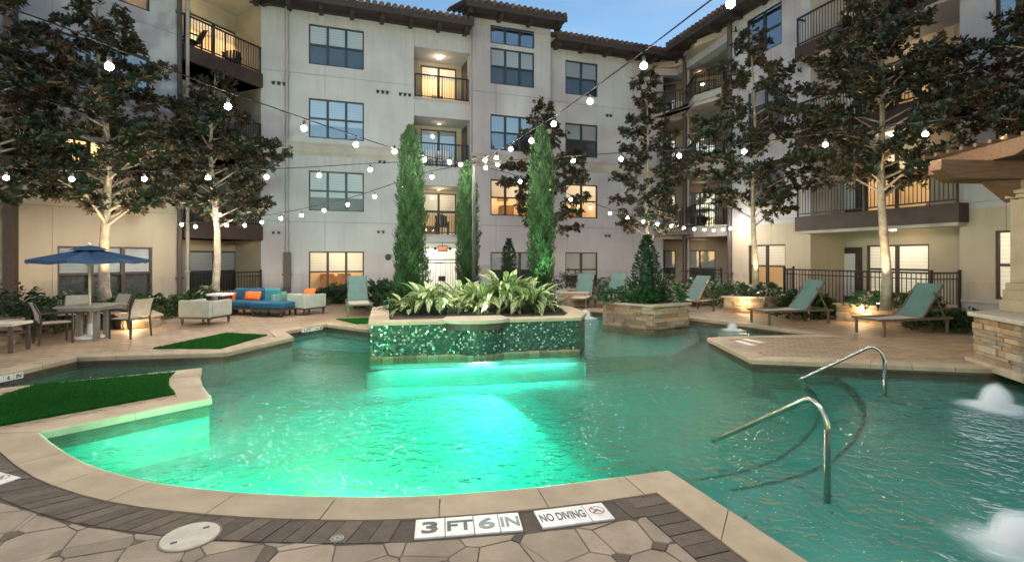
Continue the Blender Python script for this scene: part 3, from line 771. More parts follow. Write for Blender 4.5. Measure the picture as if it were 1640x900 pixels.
def window(f, s0, s1, z0, z1, cols, kind='day', frame='frame_dark', rail=.5, off=0, blinds=.5, parent=bld, glass_kind='glass'):
    """frame is the part; pane, blind and room are its sub-parts"""
    b = MB(); w = .055; o0, o1 = off - .11, off - .035
    fbox(b, f, s0, s0 + w, z0, z1, o0, o1); fbox(b, f, s1 - w, s1, z0, z1, o0, o1)
    fbox(b, f, s0 + w, s1 - w, z0, z0 + w, o0, o1); fbox(b, f, s0 + w, s1 - w, z1 - w, z1, o0, o1)
    ms = [s0 + (s1 - s0) * k / cols for k in range(1, cols)] if isinstance(cols, int) else [s0 + (s1 - s0) * k for k in cols]
    for x in ms: fbox(b, f, x - .05, x + .05, z0 + w, z1 - w, o0 + .004, o1 + .012)
    if rail:
        zr = z0 + (z1 - z0) * rail; fbox(b, f, s0 + w, s1 - w, zr - .035, zr + .035, o0 + .01, o1 + .003)
    fr = b.build('window', frame, parent)
    b = MB(); fquad(b, f, s0 + w, s1 - w, z0 + w, z1 - w, off - .075)
    b.build('pane', 'glass_clear' if kind.startswith('lit') else glass_kind, fr)
    if blinds and kind == 'day' and 0 < blinds < .6: blinds = rnd.choice((.36, .48, .5, .52, .66))
    if blinds:
        b = MB(); fquad(b, f, s0 + .03, s1 - .03, z1 - (z1 - z0) * blinds, z1 - .02, off - .10); b.build('blind', 'blind', fr)
    if kind == 'day':
        b = MB(); fquad(b, f, s0 + .03, s1 - .03, z0 + .02, z1 - .02, off - .2); b.build('dark_backing', 'dark_backing', fr)  # dark sheet behind the glass stands in for the unlit room
    else:
        b = MB(); a, c, e, g_ = s0 - .5, s1 + .5, max(z0 - .35, -.1), z1 + .45; D = off - 2.4; q = off - .16; P = f.P
        for qd in ((P(a, e, D), P(c, e, D), P(c, g_, D), P(a, g_, D)), (P(a, e, q), P(a, e, D), P(a, g_, D), P(a, g_, q)), (P(c, e, D), P(c, e, q), P(c, g_, q), P(c, g_, D)),
                   (P(a, g_, D), P(c, g_, D), P(c, g_, q), P(a, g_, q)), (P(a, e, q), P(c, e, q), P(c, e, D), P(a, e, D))): b.quad(*qd)
        # something standing in the room
        for k in range(3):
            x = rnd.uniform(s0 + .2, s1 - .5); hh = rnd.uniform(.5, 1.1); fbox(b, f, x, x + rnd.uniform(.3, .9), e + .01, e + hh, D + .03, D + rnd.uniform(.3, .8), 1)
        x = rnd.uniform(s0, s1 - .7); fbox(b, f, x, x + .6, e + 1.3, e + 1.75, D + .02, D + .05, 1)
        b.build('room', ['room_white' if 'white' in kind else 'room', 'room_furn'], fr)
        p = P((s0 + s1) / 2 + .2, g_ - .25, off - 1.3)
        light('room_lamp', 'POINT', p, 58 if kind != 'lit_dim' else 26, (1, .72, .42) if 'white' not in kind else (1, .84, .6), fr, shadow_soft_size=.15)
    return (s0, s1, z0, z1, REV)
def sr(f, u0, u1): return f.s_at(u0), f.s_at(u1)

# --- back range
tri = (.335, .67)
Hb = []
s0, s1 = sr(back, 494.5, 583)
Hb.append(window(back, s0, s1, *rows[4], tri)); Hb.append(window(back, s0, s1, *rows[3], tri, blinds=.5, glass_kind='glass_sky'))
Hb.append(window(back, s0, s1, *rows[2], tri, blinds=.45, kind='day')); Hb.append(window(back, s0, s1, *rows[1], tri, kind='lit', frame='frame_brown', blinds=.52))
bs0, bs1 = sr(back, 755, 879)
BO = .22
s0, s1 = sr(back, 783.5, 853)
Hbay = [window(back, s0, s1, 11.55, 12.38, 3, rail=0, off=BO, blinds=0, glass_kind='glass_sky'), window(back, s0, s1, *rows[4], tri, off=BO), window(back, s0, s1, *rows[3], tri, off=BO, glass_kind='glass_sky'),
        window(back, s0, s1, *rows[2], tri, off=BO, kind='lit', frame='frame_brown', blinds=.5), window(back, s0, s1, *rows[1], tri, off=BO, frame='frame_brown')]
s0, s1 = sr(back, 905.5, 957)
Hb.append(window(back, s0, s1, *rows[4], 2)); Hb.append(window(back, s0, s1, *rows[3], 2)); Hb.append(window(back, s0, s1, *rows[2], 2, kind='lit', frame='frame_brown', blinds=.48)); Hb.append(window(back, s0, s1, *rows[1], 2, frame='frame_brown'))
# recessed balconies of the back range
rs0, rs1 = sr(back, 663, 752.5)
bal = [(8.78, 11.0), (5.75, 7.95), (2.72, 4.9)]
ENT = (-.2, 2.35)
for z0, z1 in bal: Hb.append((rs0, rs1, z0, z1, 1.6))
Hb.append((rs0, rs1, *ENT, 3.0))
b = MB()
wall(b, back, back.s_at(418), back.s_at(757), -.4, EZ + .5, [h for h in Hb if h[1] < bs0 + .3])
b.build('wall', 'stucco', bld); b = MB()
wall(b, back, back.s_at(877), back.s_at(1062), -.4, EZ + .5, [h for h in Hb if h[0] > bs1 - .3])
b.build('wall', 'stucco', bld)
b = MB(); wall(b, back, bs0, bs1, -.4, 12.95, Hbay, off=BO)
for s_ in (bs0, bs1): b.quad(back.P(s_, -.4, BO), back.P(s_, 12.95, BO), back.P(s_, 12.95, -3), back.P(s_, -.4, -3), [(.5, .5)] * 4)
b.build('wall', 'stucco', bld)
def railing(b, f, s0, s1, z0, z1, off, gap=.11):
    fbox(b, f, s0, s1, z1 - .05, z1, off - .03, off + .03); fbox(b, f, s0, s1, z0 + .07, z0 + .11, off - .02, off + .02)
    k = max(2, int((s1 - s0) / gap))
    for i in range(k + 1):
        x = s0 + .012 + (s1 - s0 - .024) * i / k; fbox(b, f, x - .008, x + .008, z0 + .11, z1 - .05, off - .008, off + .008)
    for i in range(0, 3):
        x = s0 + .03 + (s1 - s0 - .06) * i / 2; fbox(b, f, x - .022, x + .022, z0, z1 - .05, off - .022, off + .022)
kinds = ['lit', 'day', 'lit_dim']
for (z0, z1), kd in zip(bal, kinds):
    f2 = back.back(0, 1.6)
    w0, w1 = sr(f2, 674, 731); top = z0 + 2.05
    h = window(f2, w0, w1, z0 + .03, top, 2, kind=kd, frame='frame_brown' if kd != 'day' else 'frame_dark', rail=0 if kd != 'lit_dim' else .55, blinds=.55 if kd == 'day' else (.3 if kd == 'lit' else .5), glass_kind='glass_sky')
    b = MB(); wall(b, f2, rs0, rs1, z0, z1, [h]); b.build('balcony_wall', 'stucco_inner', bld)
    b = MB(); railing(b, back, rs0 + .04, rs1 - .04, z0, z0 + 1.07, -.08)
    fl = MB(); fbox(fl, back, rs0 - .03, rs1 + .03, z0 - .1, z0 - .0, -.06, .05)
    fo = fl.build('balcony', 'cornice', bld); b.build('railing', 'iron', fo)
    b = MB(); p = back.P((rs0 + rs1) / 2, z1, -.8); b.lathe([(.13, 0), (.13, -.03), (.09, -.09), (.0, -.1)], p, 12)
    lm = b.build('ceiling_lamp', 'lamp_white' if kd == 'lit' else 'white', bld)
    b = MB(); x = rs1 - .02; fbox(b, back, x - .03, x, z0, z0 + 2.1, -1.45, -.5); b.build('door', 'door', bld)
light('balcony_lamp', 'POINT', back.P((rs0 + rs1) / 2, 10.75, -.8), 7, (1, .72, .42), shadow_soft_size=.1)
light('balcony_lamp', 'POINT', back.P((rs0 + rs1) / 2, 7.7, -.8), 2.5, (1, .78, .5), shadow_soft_size=.1)
light('balcony_lamp', 'POINT', back.P((rs0 + rs1) / 2, 4.65, -.8), 9, (1, .74, .42), shadow_soft_size=.1)
# entrance passage
b = MB(); f3 = back.back(0, 3.0); fquad(b, f3, rs0, rs1, *ENT, 0); b.build('entrance_wall', 'room_white', bld)
b = MB(); P = back.P
fquad(b, back.back(0, .0), rs0, rs1, 2.05, 2.35, -.3)
b.build('entrance_lintel', 'room_white', bld)
b = MB(); b.tube([P(rs0 + .2, 2.1, -1.2), P(rs1 - .2, 2.1, -1.2)], .04, 8); b.build('ceiling_lamp', 'lamp_white', bld)
light('entrance_lamp', 'AREA', P((rs0 + rs1) / 2, 2.28, -1.5), 42, (1, .96, .82), target=P((rs0 + rs1) / 2, 0, -1.7), size=1.6)
b = MB(); fbox(b, f3, rs0 + .9, rs0 + 1.9, -.1, 1.95, .0, .06); b.build('door', 'white', bld)
# cornices and plinths
b = MB()
A0, A1 = back.s_at(418), back.s_at(1062)
for a, c, o in ((A0, rs0 - .02, 0), (rs1 + .02, bs0, 0), (bs0 - .1, bs1 + .1, BO), (bs1, A1, 0)):
    b = MB(); fbox(b, back, a, c, 6.36, 6.44, o, o + .07); fbox(b, back, a, c, 6.18, 6.36, o, o + .035); fbox(b, back, a, c, 6.04, 6.18, o, o + .09); fbox(b, back, a, c, 5.98, 6.04, o, o + .05)
    fbox(b, back, a, c, 5.9, 5.98, o, o + .02); b.build('cornice', 'cornice', bld)
    b = MB(); fbox(b, back, a, c, .02, .10, o, o + .09); fbox(b, back, a, c, -.4, .02, o, o + .05); b.build('plinth', 'cornice', bld)
# small wall fittings
def vents(f, u, v, n):
    b = MB(); s_, z = f.s_at(u), f.z_at(u, v)
    for k in range(n):
        b.tube([f.P(s_ + k * .2, z, -.01), f.P(s_ + k * .2, z, .07)], [.06, .055], 8); fbox(b, f, s_ + k * .2 - .07, s_ + k * .2 + .07, z + .045, z + .06, 0, .1)
    b.build('vent', 'iron', bld)
for u, v, n_ in ((438, 134, 3), (605, 148, 3), (641, 152, 3), (438, 373, 2), (606, 372, 2), (770, 373, 2), (972, 186, 2), (970, 378, 2), (608, 260, 2), (438, 252, 2)): vents(back, u, v, n_)
b = MB(); p = back.P(back.s_at(622), back.z_at(622, 412), 0); q = p + back.n * .08
b.tube([p, q], [.14, .12], 14); b.tube([q, q + back.n * .02], [.07, .06], 12); b.build('wall_speaker', 'iron', bld)
b = MB(); s_, z = back.s_at(765), .9; fbox(b, back, s_, s_ + .55, z, z + .45, BO, BO + .04); b.build('meter_box', 'pipe_light', bld)
# --- left range
lc = left.s_at(290.5); Hl = []
def lwin(u0, u1, um, v0, v1, **k):
    a, c = sr(left, u0, u1); return window(left, a, c, left.z_at(um, v1), left.z_at(um, v0), k.pop('cols', 3), **k)
Hl.append(lwin(92, 244, 168, 395, 481, cols=3, kind='day', frame='frame_brown', blinds=.48, glass_kind='glass'))
Hl.append(lwin(87, 240, 164, 228, 306, cols=3, kind='lit', frame='frame_brown', blinds=0))
Hl.append(lwin(87, 240, 164, 70, 150, cols=3, kind='day', blinds=.5, glass_kind='glass_sky'))
Hl.append(lwin(87, 240, 164, -90, -8, cols=3, kind='lit_dim', blinds=.3))
b = MB()
LWZ = left.z_at(150, 170)
wall(b, left, -7, lc, -.4, 4.4, [h for h in Hl if h[3] < 5], m=1); 
wall(b, left, -7, lc, 4.4, EZ + .5, [(h[0], h[1], max(h[2], 4.4), h[3], h[4]) for h in Hl if h[3] > 4.4], m=0)
b.build('wall', ['stucco', 'stucco_uplit'], bld)
b = MB(); z = 6.2
fbox(b, left, -7, lc, z + .3, z + .38, 0, .07); fbox(b, left, -7, lc, z, z + .3, 0, .035); fbox(b, left, -7, lc, z - .14, z, 0, .09)
b.build('cornice', 'cornice', bld); b = MB()
z = left.z_at(260, 487); fbox(b, left, -7, lc, z - .02, z + .07, 0, .1); fbox(b, left, -7, lc, -.4, z - .02, 0, .05)
b.build('plinth', 'cornice', bld)
# --- the recessed balconies between the left and back ranges
c0 = left.P(lc, 0); c1 = back.P(back.s_at(418), 0)
lb = Fac((c0.x, c0.y), (c1.x - c0.x, c1.y - c0.y)); LB = (c1 - c0).length
f2 = lb.back(0, 1.9)
slabs = [(2.37, 2.92), (5.42, 5.97), (8.47, 9.02)]
levels = [-.05] + [x[1] for x in slabs]; tops = [x[0] for x in slabs] + [EZ]
for k, (z0, z1) in enumerate(zip(levels, tops)):
    Hh = []
    a, c = sr(f2, 303, 380)
    if k == 3: Hh.append(window(f2, a, c, z0 + .03, z0 + 2.15, 2, kind='lit', rail=0, blinds=.25))
    elif k == 0: Hh.append(window(f2, *sr(f2, 303, 382), .32, 1.95, 2, frame='frame_dark', blinds=.5))
    else: Hh.append(window(f2, a, c, z0 + .03, z0 + 2.1, 2, kind='day', rail=.5, blinds=.5, glass_kind='glass_sky'))
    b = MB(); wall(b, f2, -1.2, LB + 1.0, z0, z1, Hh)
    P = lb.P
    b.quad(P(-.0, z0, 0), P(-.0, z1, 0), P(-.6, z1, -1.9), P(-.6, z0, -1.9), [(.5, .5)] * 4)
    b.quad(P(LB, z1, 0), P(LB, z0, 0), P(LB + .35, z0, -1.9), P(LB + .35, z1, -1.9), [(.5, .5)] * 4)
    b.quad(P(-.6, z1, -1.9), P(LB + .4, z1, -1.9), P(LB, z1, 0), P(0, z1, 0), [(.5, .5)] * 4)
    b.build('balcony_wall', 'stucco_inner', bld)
    b = MB(); s_ = f2.s_at(404); fbox(b, f2, s_ - .35, s_ + .35, z0, z0 + 2.05, .0, .05); dd = b.build('door', 'door', bld)
    b = MB(); fbox(b, f2, s_ + .24, s_ + .28, z0 + .95, z0 + 1.05, .05, .1); b.build('handle', 'steel', dd)
    if k:
        zs = slabs[k - 1]; b = MB(); fbox(b, lb, .01, LB - .01, zs[0], zs[1], -1.9, .12); so = b.build('balcony', 'fascia', bld)
        b = MB(); railing(b, lb, .05, LB - .05, zs[1], zs[1] + 1.05, .05); b.build('railing', 'iron', so)
light('balcony_lamp', 'POINT', lb.P(LB / 2, 11.4, -1), 10, (1, .76, .46), shadow_soft_size=.1)
light('balcony_lamp', 'POINT', lb.P(LB / 2, 2.2, -1), 5, (1, .76, .46), shadow_soft_size=.1)
# --- right range
RL = right.s_at(1700); Hr = []
def rwin(u0, u1, z0, z1, cols, **k):
    a, c = sorted(sr(right, u0, u1)); return window(right, a, c, z0, z1, cols, **k)
Hr.append(rwin(1199, 1258, .5, 2.2, 2, kind='lit_dim', frame='frame_brown', blinds=.5))
Hr.append(rwin(1198, 1256, 3.75, 5.5, 2, glass_kind='glass_sky', blinds=0))
Hr.append(rwin(1198, 1256, 6.8, 8.5, 2, glass_kind='glass'))
Hr.append(rwin(1196, 1252, 9.9, 11.55, 2, glass_kind='glass_sky', blinds=0))
NEARW = [(.62, 2.38, 'lit_white', .95), (3.75, 5.4, 'lit', .3), (6.8, 8.5, 'day', .5), (9.9, 11.5, 'day', .4)]
for z0, z1, kd, bl in NEARW: Hr.append(rwin(1594, 1668, z0, z1, 2, kind=kd, frame='frame_brown', blinds=bl, glass_kind='glass_sky'))
rr0, rr1 = sr(right, 1298, 1537)
rsl = [(2.64, 3.15), (5.68, 6.19), (8.77, 9.28)]
rlev = [-.02] + [x[1] for x in rsl]; rtop = [x[0] for x in rsl] + [EZ]
for z0, z1 in zip(rlev, rtop): Hr.append((rr0, rr1, z0, z1, 1.7))
b = MB()
wall(b, right, 0, 18, -.4, 3.0, [h for h in Hr if h[2] < 3.0 and h[3] < 3.2], m=1)
wall(b, right, 0, 18, 3.0, EZ + .5, [h for h in Hr if h[2] > 3.0], m=0)
b.quad(right.P(0, -.4), right.P(0, EZ + .5), right.P(0, EZ + .5, -4), right.P(0, -.4, -4), [(.5, .5)] * 4)
b.build('wall', ['stucco', 'stucco_uplit'], bld)
b = MB()
for a, c in ((0, rr0), (rr1, 18)):
    b = MB(); fbox(b, right, a, c, .02, .5, 0, .05); fbox(b, right, a, c, .5, .58, 0, .1); b.build('plinth', 'cornice', bld)
    b = MB(); fbox(b, right, a, c, 6.36, 6.44, 0, .07); fbox(b, right, a, c, 6.04, 6.36, 0, .06); b.build('cornice', 'cornice', bld)
f2 = right.back(0, 1.7)
for k, (z0, z1) in enumerate(zip(rlev, rtop)):
    if k == 0: h = window(f2, *sr(f2, 1388, 1488), .45, 2.12, 2, kind='lit_white', frame='frame_brown', blinds=.92)
    else: h = window(f2, *sr(f2, 1385, 1490), z0 + .03, z0 + 2.1, 2, kind=('day', 'lit', 'lit_dim')[k % 3], frame='frame_brown', rail=0, blinds=.3)
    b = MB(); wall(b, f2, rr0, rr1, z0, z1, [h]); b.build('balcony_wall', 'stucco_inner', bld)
    b = MB(); a, c = sr(f2, 1336, 1381); fbox(b, f2, a, c, z0, z0 + 2.08, 0, .06); dd = b.build('door', 'door', bld)
    b = MB(); fbox(b, f2, a + .26, c - .22, z0 + .3, z0 + 1.85, .06, .068); b.build('pane', 'blind', dd)
    b = MB(); fbox(b, f2, c - .1, c - .06, z0 + .95, z0 + 1.06, .06, .11); b.build('handle', 'steel', dd)
    if k:
        zs = rsl[k - 1]; b = MB(); fbox(b, right, rr0 - .28, rr1 + .22, zs[0], zs[1], .01, .42); fbox(b, right, rr0 - .2, rr1 + .16, zs[0] - .1, zs[0], .01, .34, 1)
        fbox(b, right, rr0 + .01, rr1 - .01, zs[0] + .02, zs[1], -1.69, .005, 1)
        so = b.build('balcony', ['fascia', 'cornice'], bld)
        b = MB(); railing(b, right, rr0 - .24, rr1 + .18, zs[1], zs[1] + 1.05, .36)
        for s_ in (rr0 - .24, rr1 + .18):
            b.beam(right.P(s_, zs[1] + 1.025, .01), right.P(s_, zs[1] + 1.025, .36), .05, .05)
        b.build('railing', 'iron', so)
    b = MB(); b.lathe([(.12, 0), (.12, -.03), (.08, -.09), (.0, -.1)], right.P((rr0 + rr1) / 2, z1, -.8), 12); b.build('ceiling_lamp', 'lamp_white', bld)
    light('balcony_lamp', 'POINT', right.P((rr0 + rr1) / 2, z1 - .25, -.8), (10, 9, 8, 8)[k], (1, .74, .42), shadow_soft_size=.1)
# --- corner balconies
E0 = back.P(back.s_at(1045), 0); E1 = Vector(((1085 - CX) / F * 26.1, 26.1, 0)); E2 = right.P(0, 0)
bulge = (E1 * .45 + E2 * .55) + Vector((-.55, -.35, 0))
cb_a, cb_b = Vector(((1030 - CX) / F * 28.7, 28.7, 0)), Vector(((1190 - CX) / F * 26.6, 26.6, 0))
cb = Fac((cb_a.x, cb_a.y), (cb_b.x - cb_a.x, cb_b.y - cb_a.y)); CL = (cb_b - cb_a).length
ring = [E0, E1 + Vector((-.25, -.25, 0)), E1 + Vector((.15, -.6, 0)), bulge, E2 + Vector((-.1, .3, 0)), E2]
poly = [(p.x, p.y) for p in ring + [cb_b, cb_a]]
for k, (z0, z1) in enumerate(zip(rlev, rtop)):
    hs = []
    for u0, u1 in ((1046, 1082), (1096, 1146)):
        a, c = sr(cb, u0, u1); hs.append(window(cb, a, c, z0 + .12, z0 + 2.1, 2, kind='day', rail=.5, blinds=.48, glass_kind='glass_sky' if k else 'glass'))
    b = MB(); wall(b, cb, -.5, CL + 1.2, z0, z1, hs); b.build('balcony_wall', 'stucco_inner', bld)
    if k:
        zs = rsl[k - 1]; b = MB(); b.prism(poly, zs[0], zs[1])
        R2 = [(p + Vector((-.06, -.06, 0))) for p in ring]
        b.prism([(p.x, p.y) for p in R2[:] + [E2 + Vector((.3, .4, 0)), E0 + Vector((.3, .5, 0))]], zs[0] + .17, zs[0] + .36)
        so = b.build('balcony', 'cornice', bld)
        b = MB()
        for p, q in zip(ring, ring[1:]):
            d = q - p; l = d.length
            if l < .15: continue
            ff = Fac((p.x, p.y), (d.x, d.y)); railing(b, ff, 0, l, zs[1], zs[1] + 1.05, -.1, .12)
        b.build('railing', 'iron', so)
    if k == 3: b = MB(); b.prism(poly, EZ - .3, EZ - .02); b.build('ceiling', 'stucco_inner', bld)
    light('balcony_lamp', 'POINT', cb.P(CL * .6, z1 - .3, .9), (4, 2, 2, 9)[k], (1, .76, .45), shadow_soft_size=.1)
b = MB(); b.prism([(p.x, p.y) for p in [E0, E1, E2, E2 + Vector((.5, .4, 0)), E1 + Vector((.4, .4, 0)), E0 + Vector((.3, .4, 0))]], 11.2, EZ + .4); b.build('wall', 'stucco', bld)
# downspouts and posts
def pipe(p, z0, z1, r, mat, rect=False):
    b = MB()
    if rect: b.box((p.x, p.y, (z0 + z1) / 2), (r * 2, r * 2, z1 - z0), .3)
    else: b.tube([(p.x, p.y, z0), (p.x, p.y, z1)], r, 10)
    for zz in np.arange(z0 + 1.2, z1 - .3, 3.0): b.box((p.x, p.y, zz), (r * 2.6, r * 2.6, .06), .3)
    b.build('downspout', mat, bld)
pipe(left.P(lc - .1, 0, .1), -.2, EZ, .075, 'pipe'); pipe(lb.P(.12, 0, .14), 0, EZ, .06, 'pipe_light')
pipe(left.P(left.s_at(15), 0, .12), -.2, EZ, .11, 'frame_brown', True)
pipe(back.P(back.s_at(460), 0, .1), 1.9, EZ, .07, 'pipe_light'); pipe(back.P(back.s_at(460), 0, .12), -.2, 1.9, .125, 'frame_brown', True)
pipe(E1 + Vector((.1, -.8, 0)), -.2, EZ, .1, 'pipe'); pipe(E1 + Vector((.3, -.75, 0)), -.2, EZ, .09, 'pipe_light')
pipe(right.P(.25, 0, .1), -.2, EZ, .1, 'pipe')
# eaves and tiled roofs
def eave(f, s0, s1, zb, over, off=0, cap0=False, cap1=False, slope=.36):
    b = MB()
    fbox(b, f, s0, s1, zb + .10, zb + .14, off - .0, off + over)             # soffit boards
    fbox(b, f, s0, s1, zb, zb + .27, off + over, off + over + .05)           # fascia board
    fbox(b, f, s0, s1, zb - .02, zb + .1, off + .0, off + .12)               # wall plate
    k = max(1, int((s1 - s0) / 1.25))
    for i in range(k + 1):
        x = s0 + .25 + (s1 - s0 - .5) * i / k; fbox(b, f, x - .09, x + .09, zb - .16, zb + .1, off + .1, off + over - .18)
    e = b.build('eave', 'eave', bld)
    b = MB(); D = 4.5; zt = zb + .30
    P = f.P
    b.quad(P(s0, zt - .02, off + over + .06), P(s1, zt - .02, off + over + .06), P(s1, zt + slope * D, off + over - D), P(s0, zt + slope * D, off + over - D))
    K = max(2, int((s1 - s0) / .27))
    for i in range(K):
        x = s0 + (s1 - s0) * (i + .5) / K; r = .105; nseg = 9
        for j in range(nseg):
            o_a = off + over + .1 - D * j / nseg; o_b = off + over + .1 - D * (j + 1.12) / nseg
            za, zc = zt + slope * (off + over - o_a) + .035, zt + slope * (off + over - o_b) - .0
            b.tube([P(x, za, o_a), P(x, zc, o_b)], [r, r * .86], 8, True, rnd.random())
    b.build('roof', 'tile', bld)
eave(back, back.s_at(400), back.s_at(751), EZ, .9)
eave(back, back.s_at(738), back.s_at(893), 12.62, .85, BO)
eave(back, back.s_at(880), back.s_at(1112), EZ, .9)
eave(right, -3.2, 18, EZ + .012, .85)
eave(left, -7, lc + .5, EZ + .015, .9); eave(lb, -.3, LB + .2, EZ + .03, .8)
# hidden inner core so that no daylight shows through the building from behind
b = MB()
for f, a, c, d in ((back, A0 - 2, A1 + 6, -5.0), (left, -7, lc + 4, -5.0), (right, -6, 18, -5.0)):
    fquad(b, f, a, c, -.4, EZ + 1.0, d)
b.build('wall', 'dark_room', bld)
# ------------------------------------------------------------------ tiled spa bed in the pool
BZ = .52
def gz(L, z): return [G(u, v, z) for u, v in L]
fl_, fr_ = G(593, 575, WZ), G(928, 562, WZ)
fl_.z = fr_.z = 0
dirw = (fr_ - fl_).normalized(); nw = Vector((dirw.y, -dirw.x, 0))
def onfront(t, o=0): return fl_ + (fr_ - fl_) * t + nw * o
front = [onfront(0)]
for t, o in ((.36, 0), (.385, .02), (.41, .09), (.44, .17), (.47, .215), (.5, .23), (.53, .215), (.56, .17), (.59, .09), (.615, .02), (.64, 0)): front.append(onfront(t, o))
front.append(onfront(1))
rest = [fr_ + Vector((.10, .35, 0)), fr_ + Vector((.22, .8, 0)), fr_ + Vector((.1, 1.9, 0)), Vector((.6, 13.4, 0)), Vector((-1.2, 13.6, 0)), Vector((-2.8, 12.9, 0)), Vector((-3.2, 11.6, 0)), fl_ + Vector((-.25, .95, 0)), fl_ + Vector((-.12, .45, 0))]
bedp = front + rest
bed = thing('tiled_planter', 'raised planter bed faced with glittering dark green mosaic tile, standing in the pool', 'planter', (-.7, 10.5, 0))
b = MB(); bu = MB()
L = 0; P_ = bedp
for i in range(len(P_)):
    p, q = P_[i], P_[(i + 1) % len(P_)]; l = (q - p).length
    b.quad((p.x, p.y, WZ - .06), (q.x, q.y, WZ - .06), (q.x, q.y, BZ - .04), (p.x, p.y, BZ - .04), [(L, WZ), (L + l, WZ), (L + l, BZ), (L, BZ)])
    bu.quad((p.x, p.y, -1.1), (q.x, q.y, -1.1), (q.x, q.y, WZ - .06), (p.x, p.y, WZ - .06)); L += l
b.build('tile_facing', 'mosaic', bed); bu.build('footing', 'plaster', bed)
# coping on top, ring shape
def ring_cap(b, P, wi, wo, z0, z1, gap=.003):
    P = [Vector((p[0], p[1], 0)) for p in P]
    ar = sum(P[i - 1].x * P[i].y - P[i].x * P[i - 1].y for i in range(len(P)))
    if ar < 0: P = P[::-1]
    I, O = offset_loop(P, -wi), offset_loop(P, wo); n_ = len(P)
    for i in range(n_):
        j = (i + 1) % n_; k = max(1, round((P[j] - P[i]).length / .75))
        for t in range(k):
            f0, f1 = t / k + gap / 2, (t + 1) / k - gap / 2
            a, c, d, e = O[i].lerp(O[j], f0), O[i].lerp(O[j], f1), I[i].lerp(I[j], f1), I[i].lerp(I[j], f0)
            b.hexa([(p.x, p.y, z0) for p in (a, c, d, e)] + [(p.x, p.y, z1) for p in (a, c, d, e)])
b = MB(); ring_cap(b, bedp, .34, .035, BZ - .04, BZ + .02); b.build('coping', 'coping', bed, bevel=.008)
b = MB(); b.prism([(p.x, p.y) for p in offset_loop([Vector(p) for p in bedp], -.2)], 0, BZ - .03); b.build('soil', 'soil', bed)
b = MB()
fo = offset_loop([Vector(p) for p in bedp], .0)
for i in range(len(front) - 1):
    p, q = front[i], front[i + 1]; l = (q - p).length; k = max(1, round(l / .2)); d = (q - p) / l; nn = Vector((d.y, -d.x, 0))
    for t in range(k):
        a, c = p + d * (l * t / k + .004), p + d * (l * (t + 1) / k - .004); zz = random.uniform(-.006, .006)
        b.hexa([(a.x + nn.x * .03, a.y + nn.y * .03, -.2), (c.x + nn.x * .03, c.y + nn.y * .03, -.2), (c.x, c.y, -.2), (a.x, a.y, -.2), (a.x + nn.x * .03, a.y + nn.y * .03, WZ + .035 + zz), (c.x + nn.x * .03, c.y + nn.y * .03, WZ + .035 + zz), (c.x, c.y, WZ + .035 + zz), (a.x, a.y, WZ + .035 + zz)])
b.build('stone_ledge', 'stone', bed)
# spillway lip over the bulge
b = MB(); poly = []
cc = onfront(.485, -.25)
for i in range(13):
    a = math.pi * i / 12; poly.append(cc + dirw * (-.63 * math.cos(a)) + nw * (.25 + .42 * math.sin(a)) - nw * .05)
poly += [onfront(.62, -.4), onfront(.35, -.4)]
b.prism([(p.x, p.y) for p in poly], BZ - .015, BZ + .05); b.build('spillway_slab', 'cap', bed, bevel=.01)
b = MB(); poly2 = [cc + (p - cc) * .93 for p in poly]; b.prism([(p.x, p.y) for p in poly2], BZ - .13, BZ - .018); b.build('spillway_basin', 'wood_dark', bed)

# ------------------------------------------------------------------ pool lamps (below the water)
LP = onfront(.56, .5) + Vector((0, 0, -.22)); an = R(-111.7)
def even(o, smooth=0, kind='Linear'):
    """hand-set falloff that spreads the light evenly, not a real lens"""
    d = o.data; d.use_nodes = True; nt = d.node_tree; f = N(nt, 'ShaderNodeLightFalloff'); f.inputs['Strength'].default_value = 1; f.inputs['Smooth'].default_value = smooth
    nt.links.new(f.outputs[kind], nt.nodes['Emission'].inputs['Strength'])
even(light('pool_lamp', 'SPOT', LP, 215, (.85, 1.0, .92), target=LP + Vector((math.cos(an), math.sin(an), -.10)), spot_size=R(80), spot_blend=.12, shadow_soft_size=.05), 0, 'Constant')
FL = G(470, 800, 0) + Vector((.05, .42, -.34))
light('pool_lamp', 'SPOT', FL, 480, (1.0, .82, .30), target=FL + Vector((.1, 1, -.22)), spot_size=R(165), spot_blend=.9, shadow_soft_size=.15)
even(light('pool_lamp', 'SPOT', G(160, 757, 0) + Vector((.25, .35, -.34)), 130, (.9, 1.0, .8), target=G(420, 700, -.4), spot_size=R(160), spot_blend=.8, shadow_soft_size=.1))
sp0 = onfront(.5, .27) + Vector((0, 0, -.19)); sl = light('pool_strip_lamp', 'AREA', sp0, 30, (.95, 1, .95), shape='RECTANGLE', size=3.6, size_y=.05)
sl.rotation_euler = (0, 0, math.atan2(dirw.y, dirw.x))
light('pool_lamp', 'SPOT', G(1230, 590, -.3) + Vector((0, -.3, 0)), 60, (.85, 1.0, .85), target=Vector((3.2, 5.5, -.9)), spot_size=R(150), spot_blend=.8, shadow_soft_size=.1)
light('pool_lamp', 'SPOT', Vector((8.6, 2.8, -.19)), 130, (.95, 1.0, .85), target=Vector((4.0, 5.0, -.6)), spot_size=R(170), spot_blend=.8, shadow_soft_size=.1)
light('pool_lamp', 'SPOT', G(110, 585, -.3), 480, (.85, 1.0, .85), target=G(300, 585, -.9), spot_size=R(150), spot_blend=.8, shadow_soft_size=.1)
light('pool_lamp', 'SPOT', G(500, 530, -.25), 110, (.9, 1.0, .9), target=G(560, 590, -.9), spot_size=R(150), spot_blend=.8, shadow_soft_size=.1)

